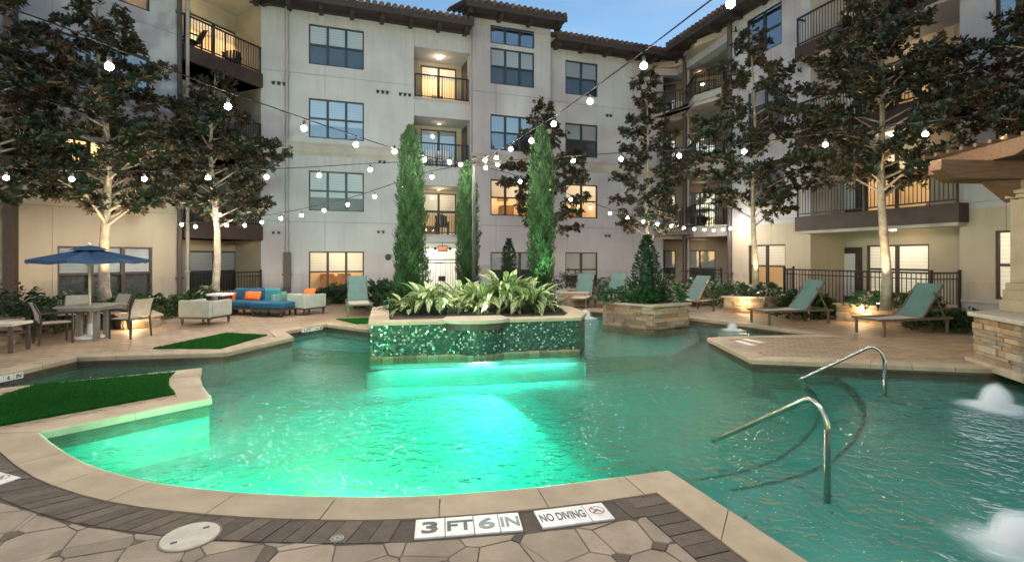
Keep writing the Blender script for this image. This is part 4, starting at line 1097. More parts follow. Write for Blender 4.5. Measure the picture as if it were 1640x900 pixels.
# ------------------------------------------------------------------ stone planters
def stone_skin(b, P, z0, z1, closed=True, rs=random.Random(9)):
    n_ = len(P)
    for i in range(n_ if closed else n_ - 1):
        p, q = P[i], P[(i + 1) % n_]; l = (q - p).length; d = (q - p) / l; nn = Vector((d.y, -d.x, 0))
        z = z0
        while z < z1 - .015:
            h = min(rs.choice((.055, .07, .09, .11)), z1 - z); s_ = -rs.uniform(0, .1)
            if z1 - z - h < .03: h = z1 - z
            while s_ < l:
                w = rs.uniform(.12, .42) * (1.25 if h > .08 else 1); a, c = max(0, s_) , min(l, s_ + w)
                if c - a > .02:
                    t = rs.uniform(.012, .045); e0 = .004
                    A, B_ = p + d * (a + e0), p + d * (c - e0)
                    jt = [rs.uniform(-.006, .006) for _ in range(8)]
                    b.hexa([A + nn * (t + jt[0]) + Vector((0, 0, z + .004)), B_ + nn * (t + jt[1]) + Vector((0, 0, z + .004)), B_ - nn * .03 + Vector((0, 0, z)), A - nn * .03 + Vector((0, 0, z)),
                            A + nn * (t + jt[2]) + Vector((0, 0, z + h - .004)), B_ + nn * (t + jt[3]) + Vector((0, 0, z + h - .004)), B_ - nn * .03 + Vector((0, 0, z + h)), A - nn * .03 + Vector((0, 0, z + h))], rs.random())
                s_ += w
            z += h
def ccw(P):
    P = [Vector((p[0], p[1], 0)) for p in P]
    return P if sum(P[i - 1].x * P[i].y - P[i].x * P[i - 1].y for i in range(len(P))) > 0 else P[::-1]
def planter(P, z0, z1, label, group='stone planters around the pool'):
    P = ccw(P); c = sum(P, Vector((0, 0, 0))) / len(P)
    t = thing('stone_planter', label, 'planter', (c.x, c.y, 0), 0, group)
    b = MB(); stone_skin(b, P, z0, z1 - .05); b.prism([(p.x, p.y) for p in offset_loop(P, -.02)], z0, z1 - .06); b.build('stone_facing', 'stone', t)
    b = MB(); ring_cap(b, P, .25, .07, z1 - .05, z1); b.build('cap', 'cap', t, bevel=.006)
    b = MB(); b.prism([(p.x, p.y) for p in offset_loop(P, -.2)], z0, z1 - .02); b.build('soil', 'soil', t)
    return c
def XY(p): return (p[0], p[1])
P1 = [G(966, 519, WZ), G(1047, 528, WZ), G(1102, 522, WZ), G(1040, 512, WZ)]
p1c = planter([XY(p) for p in P1], -.6, .50, 'ledgestone planter standing in the pool water with a clipped conical shrub')
P2 = [G(1160, 500), G(1222, 502), G(1262, 497), G(1205, 491)]
p2c = planter([XY(p) for p in P2], 0, .50, 'long ledgestone planter holding a slim magnolia, behind the second lounger from the bronze pergola')
P3 = [G(1340, 512), G(1443, 522), G(1527, 517), G(1440, 505)]
p3c = planter([XY(p) for p in P3], 0, .46, 'large ledgestone planter with an uplit magnolia in front of the fenced patio')
P4 = [G(197, 528), G(256, 522), G(240, 514), G(180, 519)]
p4c = planter([XY(p) for p in P4], 0, .30, 'low golden ledgestone planter behind the dining set under the blue umbrella')
P5 = [G(-60, 566), G(32, 549), G(12, 537), G(-90, 552)]
p5c = planter([XY(p) for p in P5], 0, .50, 'ledgestone planter at the edge of the dark leafy bed beside the bench')
P6 = [G(893, 490), G(940, 491), G(944, 484), G(900, 484)]
p6c = planter([XY(p) for p in P6], 0, .50, 'small ledgestone planter behind the tiled bed, beside two loungers')
P7 = [G(1068, 489), G(1108, 490), G(1115, 483), G(1074, 483)]
p7c = planter([XY(p) for p in P7], 0, .50, 'small far ledgestone planter under the corner balconies')

# counter with pillar on the right
t = thing('stone_counter', 'waist high ledgestone counter with a pale slab top beside the pool edge', 'counter', (9.0, 7.6, 0))
Q = ccw([XY(G(1562, 577)), XY(G(1640, 603)), XY(G(1900, 585)), XY(G(1740, 560))])
CZ = .80
b = MB(); stone_skin(b, Q, -.05, CZ - .07); b.prism([(p.x, p.y) for p in offset_loop(Q, -.02)], -.1, CZ - .07); b.build('stone_facing', 'stone', t)
b = MB(); ring = offset_loop(Q, .09); b.prism([(p.x, p.y) for p in ring], CZ - .07, CZ); b.build('countertop', 'cap', t, bevel=.012)
b = MB(); ring = offset_loop(Q, .12); b.prism([(p.x, p.y) for p in ring], -.06, .05); b.build('plinth', 'coping', t, bevel=.01)
# pergola
pc = sum(Q, Vector((0, 0, 0))) / 4
pcx = AT(1656, 412, 8.15); PX, PY = pcx.x, pcx.y
t = thing('pergola', 'heavy golden timber pergola on a stone footed column at the pool corner', 'pergola', (PX, PY, 0))
b = MB(); b.box((PX, PY, CZ + .10), (.62, .62, .2), .35); b.box((PX, PY, CZ + .28), (.56, .56, .17), .35); b.box((PX, PY, CZ + .42), (.51, .51, .12), .35)
b.build('column_base', 'post_stone', t, bevel=.015)
b = MB(); b.box((PX, PY, CZ + 1.18), (.42, .42, 1.4), .35); b.box((PX, PY, CZ + 1.9), (.52, .52, .07), .35); b.box((PX, PY, CZ + 1.97), (.58, .58, .07), .35)
b.box((PX, PY, CZ + 2.08), (.36, .36, .17), .35); b.build('column', 'post_stone', t, bevel=.012)
def shaped_beam(a, c, w, h, name, mat='timber', cut=.28):
    """timber whose ends are cut to a slanting nose"""
    a, c = Vector(a), Vector(c); d = (c - a).normalized(); x = Vector((d.y, -d.x, 0)) * w / 2; zz = Vector((0, 0, h)); L_ = (c - a).length
    prof = [(0, h), (L_, h), (L_, h * .45), (L_ - cut * .5, h * .2), (L_ - cut, 0), (cut, 0), (cut * .5, h * .2), (0, h * .45)]
    b = MB(); k = len(prof)
    vs = [a + d * s_ - x + Vector((0, 0, q)) for s_, q in prof] + [a + d * s_ + x + Vector((0, 0, q)) for s_, q in prof]
    b.add(vs, [tuple(range(k)), tuple(range(2 * k - 1, k - 1, -1))] + [(i, k + i, k + (i + 1) % k, (i + 1) % k) for i in range(k)][::1])
    o = b.build(name, mat, t, bevel=.008); return o
pz = CZ + 2.17
shaped_beam((PX - 1.65, PY - .05, pz), (PX + 3, PY + .35, pz), .2, .30, 'beam'); shaped_beam((PX - 1.35, PY + .34, pz + .002), (PX + 3, PY + .74, pz + .002), .2, .30, 'beam')
b = MB(); 
for sg in (-1,):
    b.hexa([(PX - .62, PY + .02, pz - .02), (PX - .2, PY + .02, pz - .36), (PX - .2, PY + .28, pz - .36), (PX - .62, PY + .28, pz - .02), (PX - .60, PY + .02, pz + .0), (PX - .0, PY + .02, pz + .0), (PX - .0, PY + .28, pz + .0), (PX - .60, PY + .28, pz + .0)])
b.build('corbel', 'timber', t, bevel=.01)
for k in range(7):
    x = PX - .75 + k * .62; shaped_beam((x, PY - .75, pz + .305), (x + .3, PY + 1.3, pz + .305), .13, .26, 'rafter')
b = MB()
for k in range(8): b.beam((PX - .8, PY - .6 + k * .26, pz + .60), (PX + 3.4, PY - .3 + k * .32, pz + .60), .05, .06)
b.build('lath', 'timber', t)
light('pergola_lamp', 'POINT', (PX + .5, PY + .3, pz - .25), 26, (1, .64, .28), shadow_soft_size=.1)

# ------------------------------------------------------------------ plants
def unit(v): return v / np.linalg.norm(v, axis=1, keepdims=True)
def rosette(b, c, ax, n_, L_, W_, spread, fold=.25):
    """whorls of leaves round the twig tips: arrays c (k,3), ax (k,3)"""
    k = len(c); ax = unit(ax)
    t1 = np.cross(ax, np.array([0.3, .5, .81])); t1 = unit(t1); t2 = np.cross(ax, t1)
    ang = rng.uniform(0, 2 * np.pi, (k, 1)) + np.arange(n_) * 2.4
    el = spread + rng.normal(0, .22, (k, n_))
    d = ax[:, None] * np.cos(el)[..., None] + (t1[:, None] * np.cos(ang)[..., None] + t2[:, None] * np.sin(ang)[..., None]) * np.sin(el)[..., None]
    d[..., 2] -= .04
    base = np.repeat(c[:, None], n_, 1) - ax[:, None] * (rng.uniform(0, L_ * .5, (k, n_, 1)))
    b.leaves(base.reshape(-1, 3), d.reshape(-1, 3), np.repeat(ax[:, None], n_, 1).reshape(-1, 3), rng.uniform(.7, 1.2, k * n_) * L_, rng.uniform(.8, 1.15, k * n_) * W_, rng.uniform(0, 1, k * n_), fold)
def magnolia(base, zc0, zc1, rad, label, nb=34, lean=(0, 0), L_=.19, r0=.10, seed=1, low=0, center=None, dens=1.0, prof=None, stems=1):
    """base on the ground, crown from zc0 to zc1, rad = widest half width"""
    rr = random.Random(seed)
    t = thing('magnolia_tree', label, 'tree', base, 0, 'magnolia trees in the courtyard')
    nb = int(nb * 1.2); base = Vector(base); top = Vector((base.x + lean[0], base.y + lean[1], zc1)); tr = MB()
    trunk = []
    K = 9
    for i in range(K + 1):
        f = i / K; w = .07 * math.sin(f * 9 + seed)
        trunk.append(base.lerp(top, f) + Vector((w * (f > 0), .05 * math.cos(f * 7 + seed) * (f > 0), 0)))
    tr.tube(trunk, [r0 * (1.18 if i == 0 else 1) * (1 - .88 * i / K) + .006 for i in range(K + 1)], 9)
    def trunk_at(z):
        f = max(0, min(.999, (z - base.z) / (zc1 - base.z))) * K; i = int(f); return trunk[i].lerp(trunk[i + 1], f - i)
    Cs, Ax = [], []
    prof = prof or (lambda f: (.55 + .45 * math.sin(min(1, f * 1.25 + .12) * math.pi * .9)) * (1 if f < .6 else 1 - .72 * ((f - .6) / .4) ** 1.2))
    for k in range(nb):
        f = (k + rr.random() * .8) / nb; z = zc0 + (zc1 - zc0) * f * .97
        az = k * 2.39996 + rr.uniform(-.4, .4); Lb = rad * prof(f) * rr.uniform(.62, 1.12)
        p0 = trunk_at(max(base.z + .5, z - .22 * Lb)); up = rr.uniform(.02, .38) + (.35 * (1 - f) if k < 4 else 0)
        tip = Vector((p0.x + math.cos(az) * Lb, p0.y + math.sin(az) * Lb, z + up * Lb * .45 - (low if f < .15 else 0)))
        m1 = p0.lerp(tip, .5) + Vector((rr.uniform(-.1, .1), rr.uniform(-.1, .1), .10 * Lb))
        rb = max(.009, r0 * .34 * (1 - .7 * f) * min(1, Lb))
        tr.tube([p0, m1, tip], [rb, rb * .6, rb * .22], 6, False)
        ns = max(6, int(Lb * 16 * dens))
        for q in range(ns):
            g_ = .28 + .74 * (q + rr.random()) / ns; pt = (p0.lerp(m1, g_ * 2) if g_ < .5 else m1.lerp(tip, (g_ - .5) * 2))
            a2 = az + rr.choice((-1, 1)) * rr.uniform(.4, 1.3); tl = rr.uniform(.15, .5) * (1.1 - .45 * g_) * min(1.0, .45 + Lb * .4)
            e = pt + Vector((math.cos(a2) * tl, math.sin(a2) * tl, rr.uniform(-.12, .26)))
            tr.tube([pt, e], [.008, .004], 4, False)
            Cs.append(e); Ax.append((e - pt) + Vector((0, 0, .12)))
            if rr.random() < .85 * dens: Cs.append(pt.lerp(e, .5)); Ax.append(Vector((rr.uniform(-1, 1), rr.uniform(-1, 1), .7)))
        Cs.append(tip); Ax.append(tip - m1)
    Cs.append(top); Ax.append(Vector((0, 0, 1)))
    tr.build('trunk', 'bark', t, smooth=True)
    cr = MB(); rosette(cr, np.array([tuple(c) for c in Cs]), np.array([tuple(a) for a in Ax]), 9, L_ * .74, L_ * .165, 1.0)
    cr.build('crown', 'magnolia', t)
    return t
def on_ray(u, Y): return ((u - CX) / F * Y, Y)
def zz(v, Y): return H + (VH - v) / F * Y
def tree(u, Y, ub, ut, vt, vb, hw, label, z0=0, **k):
    """crown centre u, half width hw px"""
    x, y = on_ray(ub, Y); xt, _ = on_ray(ut, Y)
    return magnolia((x, y, z0), zz(vb, Y), zz(vt, Y), hw / F * Y, label, lean=(xt - x, 0), **k)
tree(165, 13.0, 174, 160, 5, 345, 148, 'tall magnolia with a pale uplit forked trunk behind the blue umbrella', nb=44, seed=3, r0=.13, L_=.2, dens=1.0)
tree(-10, 11.3, -48, -20, -80, 330, 140, 'magnolia half out of frame, its dark branches hanging over the bench', nb=36, seed=8, r0=.13, L_=.2)
tree(345, 15.6, 346, 340, 118, 352, 98, 'round headed magnolia with a grey trunk behind the blue sofa', nb=34, seed=5, r0=.12, L_=.2, low=.1, dens=1.15)
tree(878, 19.6, 884, 868, 158, 375, 66, 'thin magnolia showing on both sides of the green cypress', nb=30, seed=12, r0=.09, L_=.21)
tree(1037, 18.6, 1040, 1034, 106, 378, 60, 'narrow magnolia behind the conical shrub in the pool planter', nb=36, seed=14, r0=.085, L_=.2)
tree(1205, 15.6, 1210, 1205, 42, 350, 104, 'wide spreading magnolia rising from the planter near the corner balconies', nb=36, seed=21, r0=.085, z0=.45, L_=.19, dens=.92)
tree(1415, 12.2, 1418, 1408, -45, 300, 132, 'large dense magnolia with a bright uplit trunk in front of the fenced patio', nb=46, seed=27, r0=.105, z0=.42, L_=.19, dens=1.1)
tree(1700, 10.2, 1740, 1720, -90, 230, 150, 'magnolia reaching over the pergola with backlit leaves', nb=34, seed=31, r0=.12, L_=.19)

def cypress(u, vb, vt, Y, hw_top, hw_mid, hw_bot, zb, label, seed, n_=13000):
    rr = np.random.default_rng(seed); x, y = on_ray(u, Y); zt = zz(vt, Y); h_ = zt - zb; k = F / Y
    t = thing('cypress', label, 'tree', (x, y, zb), 0, 'columnar cypresses in the tiled bed')
    b = MB(); b.tube([(x, y, zb - .05), (x, y, zb + h_ * .5), (x, y, zt - .3)], [.06, .05, .01], 7); b.build('trunk', 'bark', t)
    f = rr.uniform(0, 1, n_) ** .92
    r_ = np.interp(f, [0, .06, .45, .82, .94, 1], [hw_bot * .8, hw_bot, hw_mid, hw_top, hw_top * .62, .04 * k]) / k
    a = rr.uniform(0, 2 * np.pi, n_)
    lump = 1 + .13 * np.sin(a * 3 + f * 21 + seed) + .11 * np.sin(a * 5 - f * 37) + .08 * np.sin(a * 2 + f * 71 + seed) + rr.normal(0, .07, n_)
    q = r_ * lump * (1 - .5 * rr.uniform(0, 1, n_) ** 2.2)
    base = np.stack([x + np.cos(a) * q, y + np.sin(a) * q, zb + f * h_], 1)
    d = np.stack([np.cos(a) * .45 + rr.normal(0, .22, n_), np.sin(a) * .45 + rr.normal(0, .22, n_), np.full(n_, 1.0)], 1)
    up = np.stack([np.cos(a), np.sin(a), np.zeros(n_)], 1) + rr.normal(0, .5, (n_, 3))
    b = MB(); b.leaves(base, d, up, rr.uniform(.05, .12, n_), rr.uniform(.007, .014, n_), np.clip(.5 + .35 * np.sin(a * 4 + f * 26) + .25 * np.sin(a * 7 - f * 55) + rr.normal(0, .22, n_), 0, 1), .2)
    pr = [(max(.02, float(np.interp(g_, [0, .06, .45, .82, .94, 1], [hw_bot * .8, hw_bot, hw_mid, hw_top, hw_top * .6, .02 * k])) / k * .55), g_ * h_ * .97) for g_ in np.linspace(0.01, 1, 16)]
    b.lathe(pr, (x, y, zb), 12, .0)
    b.build('crown', 'cypress', t); return Vector((x, y, zb))
cy1 = cypress(658, 505, 205, 11.6, 17, 20, 27, BZ, 'tall dark shaggy columnar cypress at the lit window end of the tiled bed', 41, 17000)
cy2 = cypress(749, 480, 262, 13.0, 13, 16, 15, BZ, 'shorter green columnar cypress beside the light pole, in front of the white doorway', 42)
cy3 = cypress(867, 490, 206, 12.2, 17, 19, 17, BZ, 'bright green uplit columnar cypress at the lounger end of the tiled bed', 43, 15000)
def conifer(u, Y, zb, vt, hw, label, seed, mat='conifer', n_=2600, col=False):
    rr = np.random.default_rng(seed); x, y = on_ray(u, Y); h_ = zz(vt, Y) - zb; r0 = hw / F * Y
    t = thing('conical_shrub', label, 'shrub', (x, y, zb), 0)
    b = MB(); b.tube([(x, y, zb - .05), (x, y, zb + h_ * .9)], [.05, .01], 6); b.build('trunk', 'bark', t)
    f = rr.uniform(0, 1, n_) ** 1.25; a = rr.uniform(0, 2 * np.pi, n_)
    r_ = np.interp(f, [0, .15, .5, .8, 1], [.85, 1, .82 if col else .72, .6 if col else .38, .05]) * r0 * (1 + .12 * np.sin(a * 4 + f * 30)) * (1 - .55 * rr.uniform(0, 1, n_) ** 2)
    base = np.stack([x + np.cos(a) * r_, y + np.sin(a) * r_, zb + f * h_], 1)
    d = np.stack([np.cos(a) + rr.normal(0, .4, n_), np.sin(a) + rr.normal(0, .4, n_), rr.uniform(.1, 1.1, n_)], 1)
    b = MB(); b.leaves(base, d, np.tile([0, 0, 1.], (n_, 1)) + rr.normal(0, .4, (n_, 3)), rr.uniform(.06, .12, n_), rr.uniform(.014, .03, n_), rr.uniform(0, 1, n_), .2)
    b.lathe([(max(.01, float(np.interp(g_, [0, .15, .5, .8, 1], [.8, .9, .62, .35, .03])) * r0 * .6), g_ * h_ * .95) for g_ in np.linspace(0, 1, 10)], (x, y, zb), 10, 0.)
    b.build('crown', mat, t)
p1z = .48
conifer(1036, p1c.y + .05, p1z - .05, 378, 28, 'dark clipped conical shrub in the stone planter standing in the pool', 51)
conifer(815, 17.5, 0, 384, 15, 'small dark pointed shrub behind the variegated leaves', 52, col=True)

def shrub(u, Y, zb, rx, h_, label, mat='shrub', n_=420, L_=.13, seed=0, name='shrub', group=None, W_=.26, ry=None, up=.55, cat='shrub'):
    rr = np.random.default_rng(seed + 100); x, y = on_ray(u, Y); ry = ry or rx * .8
    o = thing(name, label, cat, (x, y, zb), 0, group)
    b = MB()
    for k in range(7):
        a = k * .9; b.tube([(x, y, zb - .02), (x + math.cos(a) * rx * .5, y + math.sin(a) * ry * .5, zb + h_ * .75)], [.012, .004], 5, False)
    b.build('stem', 'bark', o)
    f = rr.uniform(0, 1, n_); a = rr.uniform(0, 2 * np.pi, n_); g_ = rr.uniform(.25, 1, n_) ** .6
    pr = np.sqrt(np.clip(1 - (f * .95) ** 2.2, .02, 1)) * (1 + .22 * np.sin(a * 3 + seed) * np.cos(f * 5 + seed))
    base = np.stack([x + np.cos(a) * rx * pr * g_, y + np.sin(a) * ry * pr * g_, zb + .02 + f * h_ * (1 + .15 * np.sin(a * 4 + seed))], 1)
    d = np.stack([np.cos(a) + rr.normal(0, .45, n_), np.sin(a) + rr.normal(0, .45, n_), rr.uniform(-.2, 1.1, n_) * up * 2], 1)
    b = MB(); b.leaves(base, d, np.tile([0, 0, 1.], (n_, 1)) + rr.normal(0, .3, (n_, 3)), rr.uniform(.7, 1.25, n_) * L_, rr.uniform(.7, 1.2, n_) * L_ * W_, rr.uniform(0, 1, n_), .22, .08)
    b.build('foliage', mat, o); return o
def blade_clump(u, Y, zb, n_, L_, W_, label, mat, seed, name, cat, lift=(.15, 1.35), stem=.25, group=None, ry=.25):
    """arching broad leaves built as curved strips with a fold along the rib"""
    rr = random.Random(seed); x, y = on_ray(u, Y); o = thing(name, label, cat, (x, y, zb), 0, group); b = MB()
    for k in range(n_):
        a = rr.uniform(0, 2 * math.pi); el = rr.uniform(*lift); l = L_ * rr.uniform(.7, 1.15); w = W_ * rr.uniform(.75, 1.2); hgt = rr.uniform(.1, 1) * stem
        p = Vector((x + math.cos(a) * rr.uniform(0, ry), y + math.sin(a) * rr.uniform(0, ry * .7), zb + hgt)); e = el; var = rr.random(); S_ = 6
        rows_ = []; tw = rr.uniform(-.5, .5)
        for i in range(S_ + 1):
            f = i / S_; d = Vector((math.cos(a) * math.cos(e), math.sin(a) * math.cos(e), math.sin(e)))
            sd = Vector((-math.sin(a), math.cos(a), 0)); nn = sd.cross(d) * -1; sd = sd * math.cos(tw) + nn * math.sin(tw); nn = sd.cross(d) * -1
            ww = w * math.sin(math.pi * min(1, f * .93 + .07)) ** .75 if f < 1 else .002
            rows_.append((p - sd * ww + nn * ww * .28, p.copy(), p + sd * ww + nn * ww * .28)); p = p + d * l / S_; e -= (1.15 + .4 * rr.random()) / S_ * (1.25 if el < .9 else .75)
        vs = [q for r_ in rows_ for q in r_]
        fs, uvs = [], []
        for i in range(S_):
            for j in (0, 1):
                q = i * 3 + j; fs.append((q, q + 1, q + 4, q + 3)); u0, u1 = (-1, 0) if j == 0 else (0, 1); f0, f1 = i / S_, (i + 1) / S_
                uvs.append([(u0, f0), (u1, f0), (u1, f1), (u0, f1)])
        b.add(vs, fs, var, 0, uvs)
    b.build('foliage', mat, o, smooth=True)
    b = MB()
    for k in range(9):
        a = k * .7; b.tube([(x + math.cos(a) * ry * .4, y + math.sin(a) * ry * .3, zb - .03), (x + math.cos(a) * ry * .7, y + math.sin(a) * ry * .5, zb + stem)], [.012, .008], 5, False)
    b.build('stem', 'shrub', o); return o
gg = 'variegated ginger clumps in the tiled bed'
VG = [(690, 10.85, 90, .56, .066, 'broad variegated ginger clump next to the shaggy dark cypress'),
      (660, 10.7, 30, .46, .058, 'small drooping variegated ginger clump at the cypress foot'),
      (738, 11.6, 70, .58, .062, 'middle variegated ginger clump behind the spillway slab'),
      (772, 11.0, 90, .56, .062, 'variegated ginger clump just behind the spillway slab, beside the largest clump'),
      (812, 11.2, 130, .66, .07, 'largest variegated ginger clump, tallest in the bed, with upright pale leaves'),
      (850, 10.95, 84, .58, .062, 'variegated ginger clump in front of the bright green cypress')]
for k, (u, Y, n_, l, w, lab) in enumerate(VG): blade_clump(u, Y, BZ, n_, l, w, lab, 'variegated', 61 + k, 'variegated_plant', 'plant', group=gg, stem=.5 if k == 4 else (.2 if k == 1 else .34), ry=.34)
for k, (u, Y, lab) in enumerate(((628, 11.1, 'dark grassy tuft at the cypress foot by the bed corner'), (884, 11.35, 'bright green grassy tuft at the lounger end of the tiled bed'), (702, 10.72, 'low green tuft below the variegated leaves near the spillway'), (840, 10.9, 'low green tuft in front of the largest variegated clump'))):
    blade_clump(u, Y, BZ, 46, .34, .018, lab, 'grassy', 80 + k, 'grass_tuft', 'plant', lift=(.5, 1.4), stem=.05, group='grassy tufts in the tiled bed', ry=.2)
# hedges and shrubs round the walls
SH = [(600, 16.8, 0, .75, .75, 'shrub_dark', 'broad leaved shrub between the teal lounger and the tiled bed', .24),
      (632, 15.6, 0, .6, .8, 'shrub_dark', 'upright dark shrub behind the shaggy cypress', .22),
      (560, 18.6, 0, .7, .55, 'shrub_dark', 'dark shrub behind the teal lounger under the lit window', .16), (527, 18.3, 0, .6, .5, 'shrub_dark', 'dark clump under the lit window, nearest the white armchair', .16),
      (543, 18.9, 0, .6, .6, 'shrub', 'shrub against the wall under the middle of the lit window', .16),
      (915, 20.5, 0, .9, 1.0, 'shrub_dark', 'shrub behind the small planter beyond the tiled bed', .13), (955, 20.5, 0, .9, .75, 'shrub', 'low leafy shrub between the two far loungers', .13), (990, 20.0, 0, 1.0, .8, 'shrub_pale', 'flowering shrub behind the pool planter', .13),
      (1060, 19.5, 0, .7, .9, 'shrub_pale', 'pale flowering shrub beneath the corner balcony windows', .13),
      (1125, 17.6, 0, 1.1, .75, 'shrub', 'long low leafy bush between the far lounger and the stone planter', .15), (1150, 18.3, 0, .9, .8, 'shrub_pale', 'yellow green bush under the corner balcony', .15), (1105, 18.2, 0, .9, .75, 'shrub', 'leafy bush behind the lounger next to the pool planter', .15),
      (1180, 15.9, .45, .5, .35, 'shrub', 'shrub filling one end of the planter with the slim magnolia', .12), (1228, 15.5, .45, .5, .38, 'shrub', 'shrub at the foot of the slim magnolia', .12),
      (1285, 14.0, 0, .7, .65, 'shrub_dark', 'strappy dark shrub between the two planters by the patio fence', .22), (1315, 14.0, 0, .5, .5, 'shrub_dark', 'low dark shrub beside the patio fence corner', .18),
      (1388, 12.6, .42, .45, .36, 'grassy', 'bright lit shrub in the patio planter beside the trunk', .11), (1440, 12.4, .42, .5, .32, 'shrub', 'green shrub behind the trunk in the patio planter', .11), (1480, 12.3, .42, .4, .34, 'shrub_dark', 'dark shrub behind the lounger back in the patio planter', .11),
      (1505, 11.6, 0, .6, .36, 'shrub', 'low leafy plant under the nearest lounger back', .14), (1548, 11.4, 0, .5, .42, 'shrub_dark', 'low dark plant between the nearest lounger and the stone counter', .14),
      (230, 13.8, 0, .8, .6, 'shrub_dark', 'dark shrub below the window behind the dining chairs', .14), (265, 14.4, 0, .8, .5, 'shrub', 'green shrub beside the low golden planter', .14), (205, 12.9, .26, .7, .38, 'shrub', 'shrub growing in the low golden planter', .13),
      (100, 12.3, 0, 1.0, .65, 'shrub_dark', 'dark shrub behind the dining chair nearest the bench', .15), (60, 11.3, 0, .8, .55, 'shrub_pale', 'silvery leafed low shrub between the bench and the dining chair', .12), (25, 11.4, 0, 1.0, .85, 'shrub_dark', 'big dark shrub against the wall behind the bench', .15),
      (145, 13.4, 0, 1.1, .7, 'shrub_pale', 'pale shrub under the window behind the umbrella pole', .14), (12, 10.0, .46, .5, .3, 'shrub_dark', 'low shrub in the planter by the bench', .12),
      (320, 17.0, 0, .7, .5, 'shrub_dark', 'dark shrub behind the grey armchair', .14), (430, 18.3, 0, .9, .45, 'shrub_dark', 'low dark shrub behind the blue chaise', .14), (300, 15.4, 0, .5, .5, 'shrub', 'shrub at the corner downspout', .14)]
for k, (u, Y, zb, rx, hh, mat, lab, l) in enumerate(SH):
    shrub(u, Y, zb, rx, hh, lab, mat, int(330 + 330 * rx), l, 200 + k, 'shrub', 'shrubs planted along the walls')
for k, (u, Y, zb, lab) in enumerate(((985, 14.3, p1z, 'trailing green shrub filling the near corner of the pool planter'), (1075, 14.0, p1z, 'trailing green shrub at the far end of the pool planter'), (1030, 13.6, p1z, 'trailing green shrub at the base of the conical shrub'))):
    x, y = on_ray(u, p1c.y + (.1, .1, -.25)[k]); shrub(u, p1c.y + (.1, .1, -.25)[k], p1z - .03, .42, .36, lab, 'grassy', 420, .13, 300 + k, 'shrub', 'shrubs in the pool planter')
b = None

# ------------------------------------------------------------------ furniture
def lounger_proto():
    """length along +x, foot at x=0, back raised at the far end"""
    t = thing('lounger', 'x', 'lounger', (0, 0, 0), 0, 'teal sling loungers round the pool')
    W2, sx, sz, Lb, ang = .33, 1.22, .35, .93, R(52)
    bx, bz = sx + Lb * math.cos(ang), sz + Lb * math.sin(ang)
    b = MB()
    for sy in (-1, 1):
        b.beam((0, sy * W2, sz), (2.0, sy * W2, sz), .045, .05); b.beam((sx, sy * (W2 - .05), sz + .01), (bx, sy * (W2 - .05), bz), .035, .04)
        b.beam((bx - .24, sy * (W2 - .06), sz + Lb * .62), (1.86, sy * (W2 - .06), sz + .02), .025, .025)
    for x in (.0, 2.0): b.beam((x, -W2, sz), (x, W2, sz), .045, .05, up=(1, 0, 0))
    b.beam((bx, -W2 + .04, bz), (bx, W2 - .04, bz), .035, .04)
    b.build('frame', 'chaise_frame', t, world=False)
    for x in (.12, 1.85):
        for sy in (-1, 1):
            b = MB(); b.beam((x, sy * W2, 0), (x, sy * W2, sz - .01), .045, .045, up=(1, 0, 0)); b.build('leg', 'chaise_frame', t, world=False)
    b = MB(); n_ = 6
    for i in range(n_):
        x0, x1 = .03 + (sx - .05) * i / n_, .03 + (sx - .05) * (i + 1) / n_; s0, s1 = -.03 * math.sin(math.pi * i / n_), -.03 * math.sin(math.pi * (i + 1) / n_)
        b.hexa([(x0, -W2 + .03, sz + s0 + .012), (x1, -W2 + .03, sz + s1 + .012), (x1, W2 - .03, sz + s1 + .012), (x0, W2 - .03, sz + s0 + .012), (x0, -W2 + .03, sz + s0 + .02), (x1, -W2 + .03, sz + s1 + .02), (x1, W2 - .03, sz + s1 + .02), (x0, W2 - .03, sz + s0 + .02)], .5)
    b.build('seat', 'beige_sling', t, world=False)
    b = MB(); ux, uz = math.cos(ang), math.sin(ang); nx, nz = -uz, ux
    for i in range(n_):
        f0, f1 = i / n_, (i + 1) / n_; q0, q1 = .02 - .03 * math.sin(math.pi * f0), .02 - .03 * math.sin(math.pi * f1)
        pt = lambda f, q, y: (sx + Lb * f * ux + nx * q, y, sz + .01 + Lb * f * uz + nz * q)
        y0, y1 = -W2 + .045, W2 - .045
        b.hexa([pt(f0, q0, y0), pt(f0, q0, y1), pt(f1, q1, y1), pt(f1, q1, y0), pt(f0, q0 + .008, y0), pt(f0, q0 + .008, y1), pt(f1, q1 + .008, y1), pt(f1, q1 + .008, y0)], .5)
    b.build('backrest', 'teal_sling', t, world=False); return t
lp = lounger_proto()
LG = [(G(1386, 536), 13, 1.0, 'nearest teal lounger, broad and low, in front of the big patio planter'),
      (G(1211, 519), 12, .95, 'teal lounger in front of the planter with the slim magnolia'),
      (G(1058, 501), 25, 1.0, 'teal lounger whose back shows right beside the pool planter'),
      (G(965, 493), 60, 1.0, 'far teal lounger seen half behind the pool planter'),
      (G(921, 496), 70, 1.0, 'far teal lounger standing against the small planter beyond the tiled bed'),
      (G(577, 508), 110, 1.0, 'lone teal lounger below the lit ground floor window')]
for k, (p, rz, sc, lab) in enumerate(LG):
    o = lp if k == 0 else dup(lp, p, R(rz), lab)
    o.location = p; o.rotation_euler = (0, 0, R(rz)); o['label'] = lab
